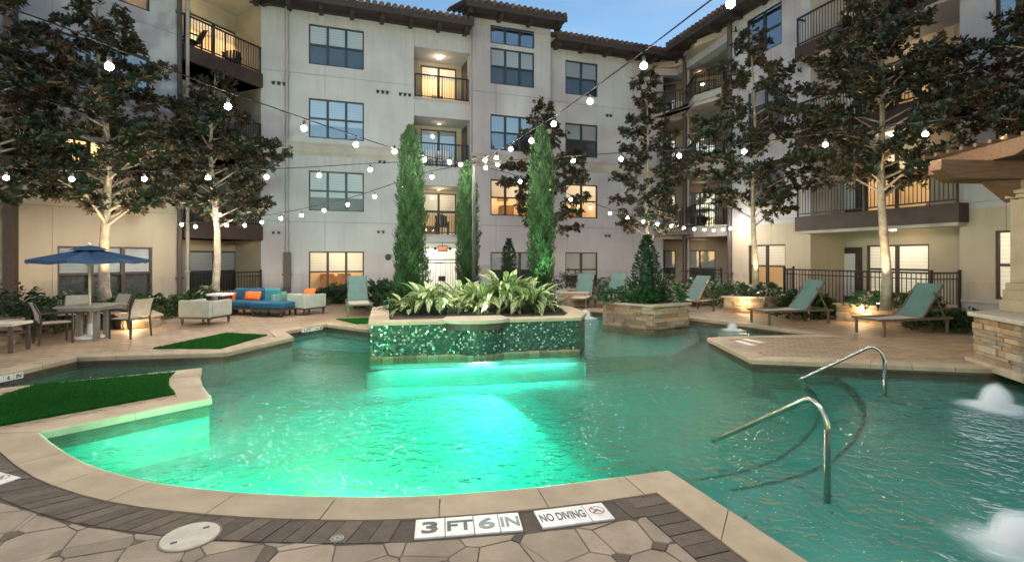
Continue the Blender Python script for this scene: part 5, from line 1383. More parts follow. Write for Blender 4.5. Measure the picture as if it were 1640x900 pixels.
# dining set
tb = G(146, 541); tz = .70
t = thing('dining_table', 'rectangular grey outdoor dining table under the navy umbrella', 'table', tb, R(8))
b = MB(); b.box((0, 0, tz - .02), (.78, 1.0, .04)); b.box((0, 0, tz - .07), (.68, .9, .06)); b.build('tabletop', 'table_grey', t, world=False, bevel=.006)
for sx in (-1, 1):
    for sy in (-1, 1):
        b = MB(); b.box((sx * .16 + .04, sy * .16, (tz - .1) / 2), (.09, .09, tz - .1)); b.build('leg', 'table_grey', t, world=False)
um = Vector((tb.x - .02, tb.y + .06, 0)); ux, uy = on_ray(143.5, tb.y)
um = Vector((ux, uy, 0))
t = thing('umbrella', 'open navy blue market umbrella over the dining table', 'umbrella', um)
zr, zt_ = zz(416, uy), zz(397, uy)
b = MB(); b.tube([(0, 0, .04), (0, 0, zt_)], .024, 10); b.ball((0, 0, zt_ + .08), .035, 8); b.build('pole', 'beige_sling', t, world=False)
b = MB(); b.lathe([(.26, 0), (.26, .045), (.2, .06), (.05, .075), (.04, .3), (.0, .3)], (0, 0, 0), 24); b.build('base', 'white', t, world=False)
b = MB(); NN = 8; rad = 1.06
rim = [(rad * math.cos(2 * math.pi * (k + .5) / NN), rad * math.sin(2 * math.pi * (k + .5) / NN), zr) for k in range(NN)]
apex = (0, 0, zt_)
for k in range(NN):
    a, c = Vector(rim[k]), Vector(rim[(k + 1) % NN]); A = Vector(apex); m = (a + c) / 2 + Vector((0, 0, -.03)); m = m * .96 + Vector((0, 0, m.z * .04)); q = 6
    for i in range(q):
        f0, f1 = i / q, (i + 1) / q
        sag = lambda f: -.06 * math.sin(math.pi * f)
        pa0, pm0, pc0 = A.lerp(a, f0), A.lerp(m, f0) + Vector((0, 0, sag(f0) * .8)), A.lerp(c, f0); pa1, pm1, pc1 = A.lerp(a, f1), A.lerp(m, f1) + Vector((0, 0, sag(f1) * .8)), A.lerp(c, f1)
        if i == 0: b.add([A, pa1, pm1, pc1], [(0, 1, 2), (0, 2, 3)], .5)
        else: b.add([pa0, pm0, pc0, pa1, pm1, pc1], [(0, 3, 4, 1), (1, 4, 5, 2)], .5)
    b.add([a, m, c, a + Vector((0, 0, -.06)), m + Vector((0, 0, -.06)), c + Vector((0, 0, -.06))], [(0, 3, 4, 1), (1, 4, 5, 2)], .5)
cn = b.build('canopy', 'navy', t, world=False)
sd = cn.modifiers.new('cloth', 'SOLIDIFY'); sd.thickness = .006
b = MB(); b.lathe([(.0, .05), (.16, .025), (.31, -.035), (.32, -.05)], (0, 0, zt_), 16); b.build('vent_cap', 'navy', t, world=False)
for k in range(NN):
    b = MB(); r_ = Vector(rim[k]); b.beam((0, 0, zt_ - .05), r_ * .985 + Vector((0, 0, -.008)), .016, .016); b.beam((0, 0, zr - .12), Vector((0, 0, zt_ - .05)).lerp(r_, .55) + Vector((0, 0, -.02)), .012, .012); b.build('rib', 'beige_sling', t, world=False)
def chair_proto():
    """faces +y (towards the table); sling seat and back on a dark frame"""
    t = thing('dining_chair', 'x', 'chair', (0, 0, 0), 0, 'sling dining chairs round the outdoor table')
    for sx in (-1, 1):
        b = MB(); x = sx * .25
        b.tube([(x, -.26, 0), (x, -.22, .40), (x, -.24, .60), (x, -.33, .82)], .019, 7); b.build('leg', 'bronze', t, world=False)
        b = MB(); b.tube([(x, .24, 0), (x, .24, .60)], .019, 7); b.build('leg', 'bronze', t, world=False)
        b = MB(); b.tube([(x, .26, .60), (x, .05, .62), (x, -.25, .60)], .021, 7); b.build('armrest', 'bronze', t, world=False)
    b = MB(); b.tube([(-.25, .24, .40), (.25, .24, .40)], .016, 6); b.tube([(-.25, -.22, .40), (.25, -.22, .40)], .016, 6); b.tube([(-.25, .24, .40), (-.25, -.22, .40)], .016, 6); b.tube([(.25, .24, .40), (.25, -.22, .40)], .016, 6); b.build('seat_frame', 'bronze', t, world=False)
    b = MB(); b.hexa([(-.235, -.2, .40), (.235, -.2, .40), (.235, .24, .405), (-.235, .24, .405), (-.235, -.2, .415), (.235, -.2, .415), (.235, .24, .42), (-.235, .24, .42)], .5); b.build('seat', 'beige_sling', t, world=False)
    b = MB(); pr = [(-.225, .45), (-.24, .58), (-.275, .70), (-.325, .82)]
    for (y0, z0), (y1, z1) in zip(pr, pr[1:]):
        b.hexa([(-.235, y0 - .012, z0), (.235, y0 - .012, z0), (.235, y0, z0), (-.235, y0, z0), (-.235, y1 - .012, z1), (.235, y1 - .012, z1), (.235, y1, z1), (-.235, y1, z1)], .5)
    b.build('backrest', 'beige_sling', t, world=False); return t
cp = chair_proto()
CH = [(G(86, 549), -38, 'sling dining chair turned with its pale back to the pool'), (G(209, 540), 82, 'sling dining chair at the table end beside the glowing planter light'),
      (G(118, 532), 205, 'sling dining chair behind the table, nearest the umbrella base, facing the pool'), (G(176, 529), 160, 'sling dining chair half hidden behind the table, closest to the golden planter')]
for k, (p, rz, lab) in enumerate(CH):
    o = cp if k == 0 else dup(cp, p, R(rz), lab)
    o.location = p; o.rotation_euler = (0, 0, R(rz)); o['label'] = lab
p = G(-12, 563); t = thing('bench', 'wooden topped bench or low table with brown legs beside the planter', 'bench', p, R(10))
b = MB(); b.box((0, 0, .50), (.95, .5, .05)); b.build('tabletop', 'beige_sling', t, world=False, bevel=.005)
b = MB(); b.box((0, 0, .33), (.86, .42, .03)); b.build('shelf', 'wood_dark', t, world=False)
for sx in (-1, 1):
    for sy in (-1, 1):
        b = MB(); b.box((sx * .42, sy * .2, .24), (.05, .05, .48)); b.build('leg', 'wood_dark', t, world=False)
# lounge group
def soft(b, c, d, rz=0, var=.5): b.box(c, d, rz, var)
def armchair(p, rz, w, dp, h_, label, group='grey upholstered armchairs'):
    """back along -y, opens to +y"""
    t = thing('armchair', label, 'armchair', p, R(rz), group)
    b = MB(); soft(b, (0, -dp / 2 + .06, .2 + (h_ - .2) / 2), (w, .12, h_ - .2)); b.build('backrest', 'furn_grey', t, world=False, bevel=.02)
    for sx in (-1, 1):
        b = MB(); soft(b, (sx * (w / 2 - .06), .06, .2 + (h_ - .22) / 2), (.12, dp - .125, h_ - .22)); b.build('arm', 'furn_grey', t, world=False, bevel=.02)
    b = MB(); soft(b, (0, .08, .35), (w - .25, dp - .18, .17)); b.build('seat_cushion', 'furn_grey', t, world=False, bevel=.03)
    b = MB(); b.box((0, 0, .19), (w - .02, dp - .02, .06)); b.build('frame', 'wood_dark', t, world=False)
    for sx in (-1, 1):
        for sy in (-1, 1):
            b = MB(); b.box((sx * (w / 2 - .06), sy * (dp / 2 - .06), .08), (.055, .055, .165), 0, None, 0, .6); b.build('leg', 'wood_dark', t, world=False)
    return t
armchair(G(325, 519) + Vector((0, .12, 0)), -8, .86, .82, .62, 'grey upholstered armchair seen from behind, with a dark base, beside the blue sofa')
armchair(G(489, 503) + Vector((0, .1, 0)), -28, .74, .82, .62, 'pale grey armchair with a round orange cushion, near the brown downspout')
p = G(394, 505) + Vector((0, .35, 0))
t = thing('sofa', 'low blue outdoor sofa with sage green arms and dark legs', 'sofa', p, R(-10))
b = MB(); b.box((0, 0, .21), (1.75, .84, .08)); b.build('frame', 'wood_dark', t, world=False)
for sx in (-.8, 0, .8):
    for sy in (-.36, .36):
        b = MB(); b.box((sx, sy, .085), (.06, .06, .17), 0, None, 0, .6); b.build('leg', 'wood_dark', t, world=False)
b = MB(); soft(b, (0, -.04, .33), (1.72, .84, .16)); b.build('seat_cushion', 'cush_blue', t, world=False, bevel=.04)
b = MB(); soft(b, (0, .38, .45), (1.75, .1, .42)); b.build('backrest', 'furn_sage', t, world=False, bevel=.02)
for sx in (-1, 1):
    b = MB(); soft(b, (sx * .83, .1, .47), (.11, .62, .26)); b.build('arm', 'furn_sage', t, world=False, bevel=.02)
for k, (x, m_) in enumerate(((-.52, 'cush_blue'), (-.0, 'cush_blue'), (.5, 'cush_teal'))):
    b = MB(); soft(b, (x, .26, .56), (.5, .16, .40), .0); b.build('back_cushion', m_, t, world=False, bevel=.06)
b = MB(); soft(b, (.42, -.55, .33), (.9, .3, .16)); 
def cushion(p, d, rz, tilt, mat, label, name='cushion'):
    b = MB(); n_ = 8; vs = []; 
    for sgn in (1, -1):
        for i in range(n_ + 1):
            for j in range(n_ + 1):
                a, c = i / n_ * 2 - 1, j / n_ * 2 - 1; th = ((1 - a ** 4) * (1 - c ** 4)) ** .5
                k = 1 - .06 * (abs(a) * abs(c)) ** 2 + 0
                vs.append((a * d[0] / 2 * (1 - .05 * (1 - c * c) * 0), c * d[1] / 2, sgn * d[2] / 2 * th + 0))
    N1 = (n_ + 1) ** 2; fs = []
    for i in range(n_):
        for j in range(n_):
            q = i * (n_ + 1) + j; fs.append((q, q + n_ + 1, q + n_ + 2, q + 1)); fs.append((N1 + q, N1 + q + 1, N1 + q + n_ + 2, N1 + q + n_ + 1))
    b.add(vs, fs, .5); o = b.build(name, mat, None, smooth=True); o.location = p; o.rotation_euler = (R(tilt), 0, R(rz)); return tag(o, label, 'cushion')
sp = p
cushion(sp + Vector((-.02, .06, .54)), (.52, .27, .14), -10, 72, 'orange', 'oblong orange cushion leaning on the blue sofa')
cushion(G(488, 503) + Vector((.06, .2, .60)), (.36, .34, .2), -20, 60, 'orange', 'rounded orange cushion on the pale armchair')
p = G(440, 506) + Vector((-.05, .1, 0)); t = thing('ottoman', 'long blue cushioned chaise ottoman on dark legs in front of the pale armchair', 'ottoman', p, R(-10))
b = MB(); b.box((0, 0, .2), (1.0, .8, .07)); b.build('frame', 'wood_dark', t, world=False)
b = MB(); soft(b, (0, 0, .32), (1.02, .82, .17)); b.build('seat_cushion', 'cush_blue', t, world=False, bevel=.04)
for sx in (-.44, .44):
    for sy in (-.34, .34):
        b = MB(); b.box((sx, sy, .08), (.055, .055, .165), 0, None, 0, .6); b.build('leg', 'wood_dark', t, world=False)
p = G(316, 512) + Vector((.1, .9, 0)); t = thing('side_table', 'small square white side table behind the grey armchair', 'side table', p, R(-8))
b = MB(); b.box((0, 0, .62), (.5, .5, .06)); b.build('tabletop', 'white', t, world=False, bevel=.006)
for sx in (-1, 1):
    for sy in (-1, 1):
        b = MB(); b.box((sx * .2, sy * .2, .3), (.04, .04, .6)); b.build('leg', 'wood_dark', t, world=False)
p = G(333, 510) + Vector((.05, 1.0, 0)); t = thing('potted_plant', 'spiky leafed plant in a terracotta pot behind the grey armchair', 'potted plant', p)
b = MB(); b.lathe([(.11, 0), (.16, .28), (.175, .28), (.175, .34), (.15, .34), (.14, .30), (0, .30)], (0, 0, .30), 18); b.build('pot', 'orange', t, world=False)
b = MB(); b.box((0, 0, .15), (.3, .3, .3)); b.build('stand', 'wood_dark', t, world=False)
o = blade_clump(333, p.y, .60, 40, .38, .026, 'x', 'shrub_pale', 95, 'leaf_tuft', 'plant', lift=(.5, 1.4), stem=.06, ry=.06)
for c in children(o):
    if c.name.startswith('foliage'): 
        c.parent = t; c.location = wpos(o) - Vector(p)
    else: bpy.data.objects.remove(c)
bpy.data.objects.remove(o)

# balcony chairs
def balcony_chair(p, rz, mat, label, g_='chairs on the balconies'):
    t = thing('balcony_chair', label, 'chair', p, rz, g_)
    b = MB()
    for i in range(5): b.hexa([(-.24 + i * .1, -.2, .36), (-.16 + i * .1, -.2, .36), (-.16 + i * .1, .26, .40), (-.24 + i * .1, .26, .40), (-.24 + i * .1, -.2, .38), (-.16 + i * .1, -.2, .38), (-.16 + i * .1, .26, .42), (-.24 + i * .1, .26, .42)])
    b.build('seat', mat, t, world=False)
    b = MB()
    for i in range(5): b.beam((-.2 + i * .1, -.2, .38), (-.23 + i * .115, -.42, .98 - .03 * abs(i - 2)), .085, .02, up=(0, -1, .3))
    b.build('backrest', mat, t, world=False)
    for sx in (-.27, .27):
        for y in (-.2, .24):
            b = MB(); b.beam((sx, y, 0), (sx, y, .58), .05, .05, up=(1, 0, 0)); b.build('leg', mat, t, world=False)
        b = MB(); b.box((sx, .02, .59), (.1, .58, .025)); b.build('armrest', mat, t, world=False)
balcony_chair(lb.P(lb.s_at(322), 9.02, -.5), R(150), 'iron', 'dark chair on the lit top balcony, closest to the beige downspout')
balcony_chair(lb.P(lb.s_at(392), 9.02, -.7), R(200), 'iron', 'dark chair on the lit top balcony next to its door')
balcony_chair(back.P(back.s_at(690), 5.75, -.6), R(185), 'white', 'white slatted chair on the recessed balcony, near the cypress tip')
balcony_chair(back.P(back.s_at(718), 5.75, -.6), R(205), 'white', 'white slatted chair on the recessed balcony, next to the dark side door')
balcony_chair(back.P(back.s_at(712), 2.72, -.6), R(195), 'iron', 'dark chair on the balcony above the white doorway')
balcony_chair(cb.P(cb.s_at(1090), 9.28, .9), R(160), 'white', 'white chair on the upper corner balcony beside the downspout')

# ------------------------------------------------------------------ gates, fences, exit sign
def fence(P, z0, z1, label, name='metal_fence', cat='fence', gate=False, gap=.11):
    c = (P[0] + P[-1]) / 2; t = thing(name, label, cat, (c.x, c.y, z0))
    for p, q in zip(P, P[1:]):
        d = q - p; ff = Fac((p.x, p.y), (d.x, d.y)); l = d.length; b = MB()
        fbox(b, ff, 0, l, z1 - .05, z1, -.02, .02); fbox(b, ff, 0, l, z0 + .08, z0 + .12, -.018, .018); fbox(b, ff, 0, l, z1 - .2, z1 - .17, -.014, .014)
        k = int(l / gap)
        for i in range(1, k): fbox(b, ff, l * i / k - .008, l * i / k + .008, z0 + .12, z1 - .05, -.008, .008)
        b.build('rail_panel', 'iron', t)
    for p in P:
        b = MB(); b.box((p.x, p.y, (z0 + z1) / 2 + .03), (.06, .06, z1 - z0 + .06)); b.build('post', 'iron', t)
    return t
ga = [back.P(back.s_at(u), 0, .25) for u in (655, 676, 731, 742)]
gt = fence(ga, 0, zz(415, 21.9) if False else 1.62, 'black metal gate with upright bars in front of the white doorway', 'metal_gate', 'gate')
b = MB(); gp = back.P(back.s_at(706), .95, .28); b.box((gp.x, gp.y, .75), (.3, .06, .22), math.atan2(back.d.y, back.d.x)); b.build('lock_box', 'iron', gt)
b = MB(); q = back.P(back.s_at(700), 1.45, .29); b.beam(q - back.d * .2, q + back.d * .25, .03, .04); b.build('latch', 'iron', gt)
fence([right.P(rr0 - .5, 0, .25), right.P(rr0 + .0, 0, 1.2), right.P(rr1 + .05, 0, 1.2), right.P(rr1 + .05, 0, .1)], 0, 1.3, 'long black patio railing behind the planter with the uplit trunk', gap=.12)
fence([lb.P(.25, 0, .1), lb.P(LB - .1, 0, .1)], 0, 1.15, 'black railing of the ground floor patio behind the blue sofa', gap=.12)
fence([E1 + Vector((.4, -.6, 0)), bulge, E2 + Vector((-.1, .4, 0))], 0, 1.15, 'black railing of the ground floor patio under the corner balconies', gap=.12)
t = thing('exit_sign', 'small red lit exit sign hanging over the white doorway', 'sign', back.P((rs0 + rs1) / 2 + .05, 2.05, -.2))
sp_ = wpos(t); rz = math.atan2(back.d.y, back.d.x)
b = MB(); b.box((0, 0, .04), (.44, .07, .26), rz); b.build('housing', 'exit_box', t, world=False)
b = MB(); b.box((0, 0, .19), (.02, .02, .2), rz); b.build('hanger', 'iron', t, world=False)
for sx in (-.34, .34):
    b = MB(); b.ball((sx * math.cos(rz), sx * math.sin(rz), .04), .065, 8); b.beam((sx * math.cos(rz), sx * math.sin(rz), .04), (0, 0, .04), .02, .02); b.build('lamp_head', 'iron', t, world=False)
def text(body, size, mat, parent, loc, rot, sx=1.0, name='lettering', depth=.001, bold=0):
    c = bpy.data.curves.new(name, 'FONT'); c.body = body; c.size = size; c.align_x = 'CENTER'; c.align_y = 'CENTER'; c.extrude = depth; c.offset = bold
    c.materials.append(M[mat]); c.resolution_u = 6; q = bpy.data.objects.new(name, c); C.objects.link(q)
    me = bpy.data.meshes.new_from_object(q.evaluated_get(bpy.context.evaluated_depsgraph_get())); bpy.data.objects.remove(q)
    o = bpy.data.objects.new(name, me); C.objects.link(o); o.parent = parent; o.location = loc; o.rotation_euler = rot; o.scale = (sx, 1, 1); return o
nb_ = back.n * .04
text('EXIT', .19, 'exit', t, (nb_.x, nb_.y, .04), (R(90), 0, rz), .95, bold=.006)

# ------------------------------------------------------------------ pool rails, markers, lids, bubblers
def rail(post, end, ztop, label):
    t = thing('handrail', label, 'handrail', post, 0, 'steel pool handrails')
    d = Vector((end.x - post.x, end.y - post.y, 0)); path = []
    zb = post.z - .25; rb = .16; u_ = d.normalized(); l = d.length
    path.append(Vector((post.x, post.y, zb)))
    path.append(Vector((post.x, post.y, ztop - .20)))
    for k in range(7):
        a = math.pi / 2 * k / 6 * 1.18; path.append(Vector((post.x, post.y, ztop - .20)) + u_ * (rb * (1 - math.cos(a))) + Vector((0, 0, .2 * math.sin(a) if a < math.pi / 2 else .2 - .03 * (a - math.pi / 2) * 3)))
    last = path[-1]; e2 = Vector((end.x, end.y, WZ - .02))
    for k in range(1, 9): path.append(last.lerp(e2, k / 8))
    path.append(e2 + (e2 - last).normalized() * .12)
    b = MB(); b.tube(path, .024, 12); b.build('rail', 'steel', t, smooth=True)
    b = MB(); b.lathe([(.05, 0), (.05, .01), (.03, .02), (.024, .02)], (post.x, post.y, -.30), 16); b.build('flange', 'steel', t)
rail(G(1325, 778, WZ), G(1153, 698, WZ), zz(645, 4.0), 'nearer bent steel handrail standing in the pool steps')
rail(G(1417, 620, WZ), G(1283, 605, WZ), zz(556, 7.0), 'farther bent steel handrail by the paved point')
def on_border(u):
    mid = [(p + q) / 2 for p, q in zip(front_path_in, front_path_out)]; us = [upx(p) for p in mid]
    for i in range(len(mid) - 1):
        if us[i] <= u <= us[i + 1]: return mid[i].lerp(mid[i + 1], (u - us[i]) / (us[i + 1] - us[i]))
    return mid[-1]
def marker(u0, v0, u1, v1, parts_, label, name='depth_marker', dep=.15, z=.004, z_lift=.0):
    a, c = (G(u0, v0), G(u1, v1)) if v0 is not None else (on_border(u0), on_border(u1)); d = c - a; rz = math.atan2(d.y, d.x); L_ = d.length
    t = thing(name, label, 'pool marking', (a.x, a.y, 0), rz)
    x = 0
    for w, body, ink, sz in parts_:
        W_ = L_ * w; b = MB(); b.box((x + W_ / 2, 0, z - .015), (W_ - .005, dep, .036)); pl_ = b.build('tile', 'tile_white', t, world=False, bevel=.002)
        if body: text(body, dep * sz[0], ink, pl_, (x + W_ / 2, -.004, z + .0042), (0, 0, 0), sz[1], bold=sz[2])
        elif ink == 'sym':
            cx_ = x + W_ * .5; r_ = min(W_, dep) * .34; b = MB(); nS = 32
            for k in range(nS):
                a0, a1 = 2 * math.pi * k / nS, 2 * math.pi * (k + 1) / nS
                b.quad((cx_ + r_ * math.cos(a0), .016 + r_ * math.sin(a0), z + .0045), (cx_ + r_ * math.cos(a1), .016 + r_ * math.sin(a1), z + .0045), (cx_ + r_ * .84 * math.cos(a1), .016 + r_ * .84 * math.sin(a1), z + .0045), (cx_ + r_ * .84 * math.cos(a0), .016 + r_ * .84 * math.sin(a0), z + .0045))
            k_ = r_ * .66; b.quad((cx_ - k_ - .004, .016 + k_ - .004, z + .0052), (cx_ - k_ + .004, .016 + k_ + .004, z + .0052), (cx_ + k_ + .004, .016 - k_ + .004, z + .0052), (cx_ + k_ - .004, .016 - k_ - .004, z + .0052))
            b.build('prohibition_ring', 'red', pl_, world=False)
            b = MB(); q = r_
            b.beam((cx_ - q * .45, .016 - q * .35, z + .0036), (cx_ + q * .25, .016 + q * .25, z + .0036), q * .2, .002); b.beam((cx_ - q * .05, .016 + q * .0, z + .0036), (cx_ + q * .5, .016 - q * .12, z + .0036), q * .13, .002); b.beam((cx_ - q * .3, .016 + q * .12, z + .0036), (cx_ + q * .1, .016 + q * .06, z + .0036), q * .12, .002)
            b.lathe([(q * .13, 0), (q * .13, .001), (0, .001)], (cx_ - q * .55, .016 - q * .45, z + .0036), 12)
            b.build('diver_figure', 'ink', pl_, world=False)
        x += W_
    return t
marker(664, None, 834, None, [(.28, '3', 'ink', (.80, 1.35, .006)), (.27, 'FT', 'ink', (.74, 1.0, .004)), (.24, '6', 'ink_grey', (.78, 1.3, .005)), (.21, 'IN', 'ink_grey', (.74, .8, .004))], 'white depth marker tiles reading 3 FT 6 IN in the near border', dep=.215)
marker(861, None, 974, None, [(.69, 'NO DIVING', 'ink', (.60, .46, .002)), (.31, None, 'sym', 0)], 'white NO DIVING tile with a red prohibition ring in the near border', 'warning_tile', dep=.215)
t = marker(-58, 753, 14, 772, [(.55, 'NO', 'ink', (.86, .6, .002)), (.45, None, 'sym', 0)], 'white warning tile cut by the frame edge in the curved border', 'warning_tile', dep=.15)
def wall_tiles(a, c, n_, label, body=None, z=-.055, h_=.085):
    d = c - a; rz = math.atan2(d.y, d.x); L_ = d.length; t = thing('depth_marker', label, 'pool marking', (a.x, a.y, z), rz); 
    for k in range(n_):
        w = L_ / n_; b = MB(); b.box((w * (k + .5), -.052, 0), (w - .01, .03, h_)); p_ = b.build('tile', 'tile_white', t, world=False)
        if body and k < len(body): text(body[k], h_ * .95, 'ink', p_, (w * (k + .5), -.0685, 0), (R(90), 0, 0), .9, bold=.002)
wall_tiles(G(-18, 604), G(32, 594), 3, 'vertical waterline tiles ending in 6 IN at the left pool arm', ['', '6', 'IN'])
wall_tiles(G(481, 526), G(514, 521), 5, 'row of small white waterline tiles on the far pool wall below the chaise', ['3', 'FT', '', '6', 'IN'])
for k, (u0, v0, u1, v1, lab) in enumerate(((1180, 546, 1207, 553, 'narrow white deck tile at the paved point, the one nearer the water'), (1192, 543, 1222, 549, 'narrow white deck tile at the paved point, the one behind'))):
    marker(u0, v0, u1, v1, [(.5, '', '', 0), (.5, '', '', 0)], lab, dep=.12, z=.006)
t = thing('skimmer_lid', 'round cream plastic skimmer lid let into the near paving', 'lid', G(305, 859)); rl = .158
b = MB(); b.lathe([(rl, -.02), (rl, .006), (rl - .006, .01), (0, .012)], (0, 0, 0), 40); b.build('cover', 'cover', t, world=False)
b = MB(); b.lathe([(rl + .012, -.02), (rl + .012, .005), (rl + .003, .006), (rl + .003, -.02)], (0, 0, 0), 40); b.build('rim', 'coping_edge', t, world=False)
for sy in (-1, 1):
    b = MB(); b.box((sy * .045, sy * .085, .0125), (.035, .016, .004), .6); b.build('finger_hole', 'ink', t, world=False)
t = thing('drain_cap', 'small round metal cap in the dark border paving', 'lid', G(540, 863)); b = MB(); b.lathe([(.04, -.02), (.04, .007), (.034, .009), (0, .009)], (0, 0, 0), 24); b.build('cover', 'table_grey', t, world=False)
b = MB(); b.lathe([(.008, 0), (.008, .0108), (0, .0108)], (0, 0, 0), 10); b.lathe([(.03, .0), (.03, .0098), (.026, .0098), (.026, 0)], (0, 0, 0), 20); b.build('screw', 'ink', t, world=False)
def bubbler(p, r_, h_, label, seed):
    t = thing('water_bubbler', label, 'fountain', p, 0, 'foaming bubbler jets in the pool')
    for nm, mt, kr, kh in (('foam_core', 'foam_core', .72, .92), ('foam_spray', 'foam_mid', 1.0, 1.08), ('mist', 'foam_mist', 1.18, 1.15)):
        b = MB(); n_ = 28; K = 16; vs = []
        for i in range(K + 1):
            f = i / K; rad = r_ * kr * (max(0, 1 - f ** 2.6)) ** .5 * (1 + 1.5 * max(0, .16 - f) / .16)
            for k in range(n_):
                a = 2 * math.pi * k / n_; q = max(.003, rad * (1 + .07 * math.sin(a * 3 + f * 5 + seed) + .05 * math.sin(a * 7 - f * 9 + seed * 2)))
                vs.append((math.cos(a) * q, math.sin(a) * q, .004 * kr + h_ * kh * f * (1 + .05 * math.sin(a * 2 + seed))))
        fs = [(i * n_ + k, i * n_ + (k + 1) % n_, (i + 1) * n_ + (k + 1) % n_, (i + 1) * n_ + k) for i in range(K) for k in range(n_)] + [tuple(range(n_ - 1, -1, -1)), tuple(K * n_ + k for k in range(n_))]
        b.add(vs, fs, .5); b.build(nm, mt, t, smooth=True, world=False)
bubbler(G(1594, 654, WZ), .15, .27, 'white bubbler jet in front of the stone counter', 1)
bubbler(G(1630, 884, WZ), .14, .23, 'nearest large foaming bubbler at the pool shelf', 2)
bubbler(G(1173, 529, WZ), .12, .17, 'small bubbler in the narrow channel behind the paved point', 3)
bubbler(G(938, 510, WZ), .15, .25, 'tiny far bubbler behind the end of the tiled bed', 4)

# ------------------------------------------------------------------ string lights on a pole
pole = Vector((*on_ray(759, 12.4), BZ)); ptop = zz(262, 12.4)
t = thing('light_pole', 'slim dark pole rising beside the middle cypress, carrying the light strings', 'pole', pole)
b = MB(); b.tube([(pole.x, pole.y, BZ - .03), (pole.x, pole.y, ptop + .1)], [.05, .042], 10); b.build('shaft', 'iron', t)
b = MB(); b.lathe([(.09, 0), (.09, .03), (.05, .05), (0, .05)], (pole.x, pole.y, BZ - .03), 12); b.build('base', 'iron', t)
b = MB(); b.ball((pole.x, pole.y, ptop + .12), .065, 8); b.build('finial', 'iron', t)
bulb_mesh = None
def string(label, A, B, cable, bulbs, drop=.12):
    """A, B = (u, Y) ends in plan; points of the string lie in the vertical plane through them"""
    global bulb_mesh
    a, c = Vector((*on_ray(*A), 0)), Vector((*on_ray(*B), 0)); d = c - a
    def at(u, v):
        k = (u - CX) / F; s_ = (k * a.y - a.x) / (d.x - k * d.y); p = a + d * s_; return Vector((p.x, p.y, zz(v, p.y)))
    t = thing('string_light', label, 'string light', (a.x, a.y, at(*cable[0]).z), 0, 'strings of bulbs crossing the courtyard')
    o0 = wpos(t)
    path = [at(*q) for q in cable]; fine = []
    for i in range(len(path) - 1):
        p0, p1, p2, p3 = path[max(i - 1, 0)], path[i], path[i + 1], path[min(i + 2, len(path) - 1)]
        for k in range(6):
            f = k / 6; fine.append(.5 * ((2 * p1) + (p2 - p0) * f + (2 * p0 - 5 * p1 + 4 * p2 - p3) * f * f + (3 * p1 - p0 - 3 * p2 + p3) * f ** 3))
    fine.append(path[-1])
    b = MB(); b.tube(fine, .0085, 6); b.build('cable', 'cable', t)
    us = [CX + p.x / p.y * F for p in fine]
    for u, v in bulbs:
        p = at(u, v)
        if bulb_mesh is None:
            q = MB(); q.ball((0, 0, 0), .040, 10); e = q.build('bulb', 'bulb', None, smooth=True); bulb_mesh = e.data; bpy.data.objects.remove(e)
            q = MB(); q.lathe([(.022, .035), (.024, .10), (.014, .12), (0, .12)], (0, 0, 0), 8); e = q.build('socket', 'iron', None); sock = e.data; bpy.data.objects.remove(e); string.sock = sock
        o = bpy.data.objects.new('bulb', bulb_mesh); C.objects.link(o); o.parent = t; o.location = p - o0
        s_ = bpy.data.objects.new('socket', string.sock); C.objects.link(s_); s_.parent = o
PT = (757, 12.35)
string('string of large bulbs dropping from the upper storey by the tall magnolia to the pole', (-900, 2.6), PT, [(-900, -310), (-450, -150), (-120, -38), (0, 8), (90, 40), (175, 74), (277, 114), (365, 148), (430, 170), (487, 190), (570, 218), (632, 238), (700, 254), (757, 262)], [(-820, -250), (-520, -140), (-260, -55), (-70, 15), (175, 107), (365, 171), (487, 206), (570, 232), (632, 243), (680, 256), (720, 260)])
string('steep string rising from the pole over the sky gap towards the viewer', PT, (2600, 1.5), [(757, 262), (800, 240), (850, 210), (900, 178), (1013, 96), (1137, 2), (1290, -110), (1560, -300), (2100, -720), (2600, -1130)], [(777, 257), (795, 253), (818, 239), (851, 226), (887, 199), (945, 163), (1031, 106), (1170, 7), (1400, -150), (1740, -390), (2250, -790)])
string('nearly level string crossing the wall between the second and third storey to the pole', (-60, 8.6), PT, [(-60, 258), (10, 268), (115, 273), (231, 274), (333, 273), (427, 271), (511, 267), (593, 262), (680, 259), (757, 262)], [(10, 285), (115, 287), (231, 287), (333, 285), (427, 284), (511, 281), (593, 272), (738, 264)])
string('low string climbing from the patio downspout past the lit windows to the pole', (288, 15.2), PT, [(288, 358), (360, 353), (420, 346), (482, 335), (556, 318), (599, 305), (642, 290), (692, 274), (757, 263)], [(291, 360), (313, 363), (352, 344), (363, 361), (392, 361), (419, 356), (450, 350), (483, 345), (519, 337), (557, 328), (600, 315), (643, 298), (692, 284)])
string('long string from the pole across the narrow magnolia to the pergola side', PT, (1620, 7.6), [(757, 262), (840, 255), (918, 250), (995, 245), (1088, 240), (1192, 230), (1322, 214), (1482, 195), (1620, 178)], [(778, 269), (797, 264), (918, 258), (995, 255), (1088, 250), (1192, 243), (1322, 232), (1482, 215)])
string('sagging far string of closely spaced bulbs ending at the corner of the building', PT, (1172, 21.0), [(757, 263), (833, 283), (914, 312), (977, 335), (1029, 348), (1075, 356), (1112, 361), (1143, 363), (1172, 362)], [(833, 291), (882, 306), (914, 320), (946, 333), (977, 342), (1005, 349), (1030, 355), (1053, 359), (1075, 362), (1095, 365), (1112, 367), (1128, 368), (1143, 369), (1158, 368), (1170, 366)])

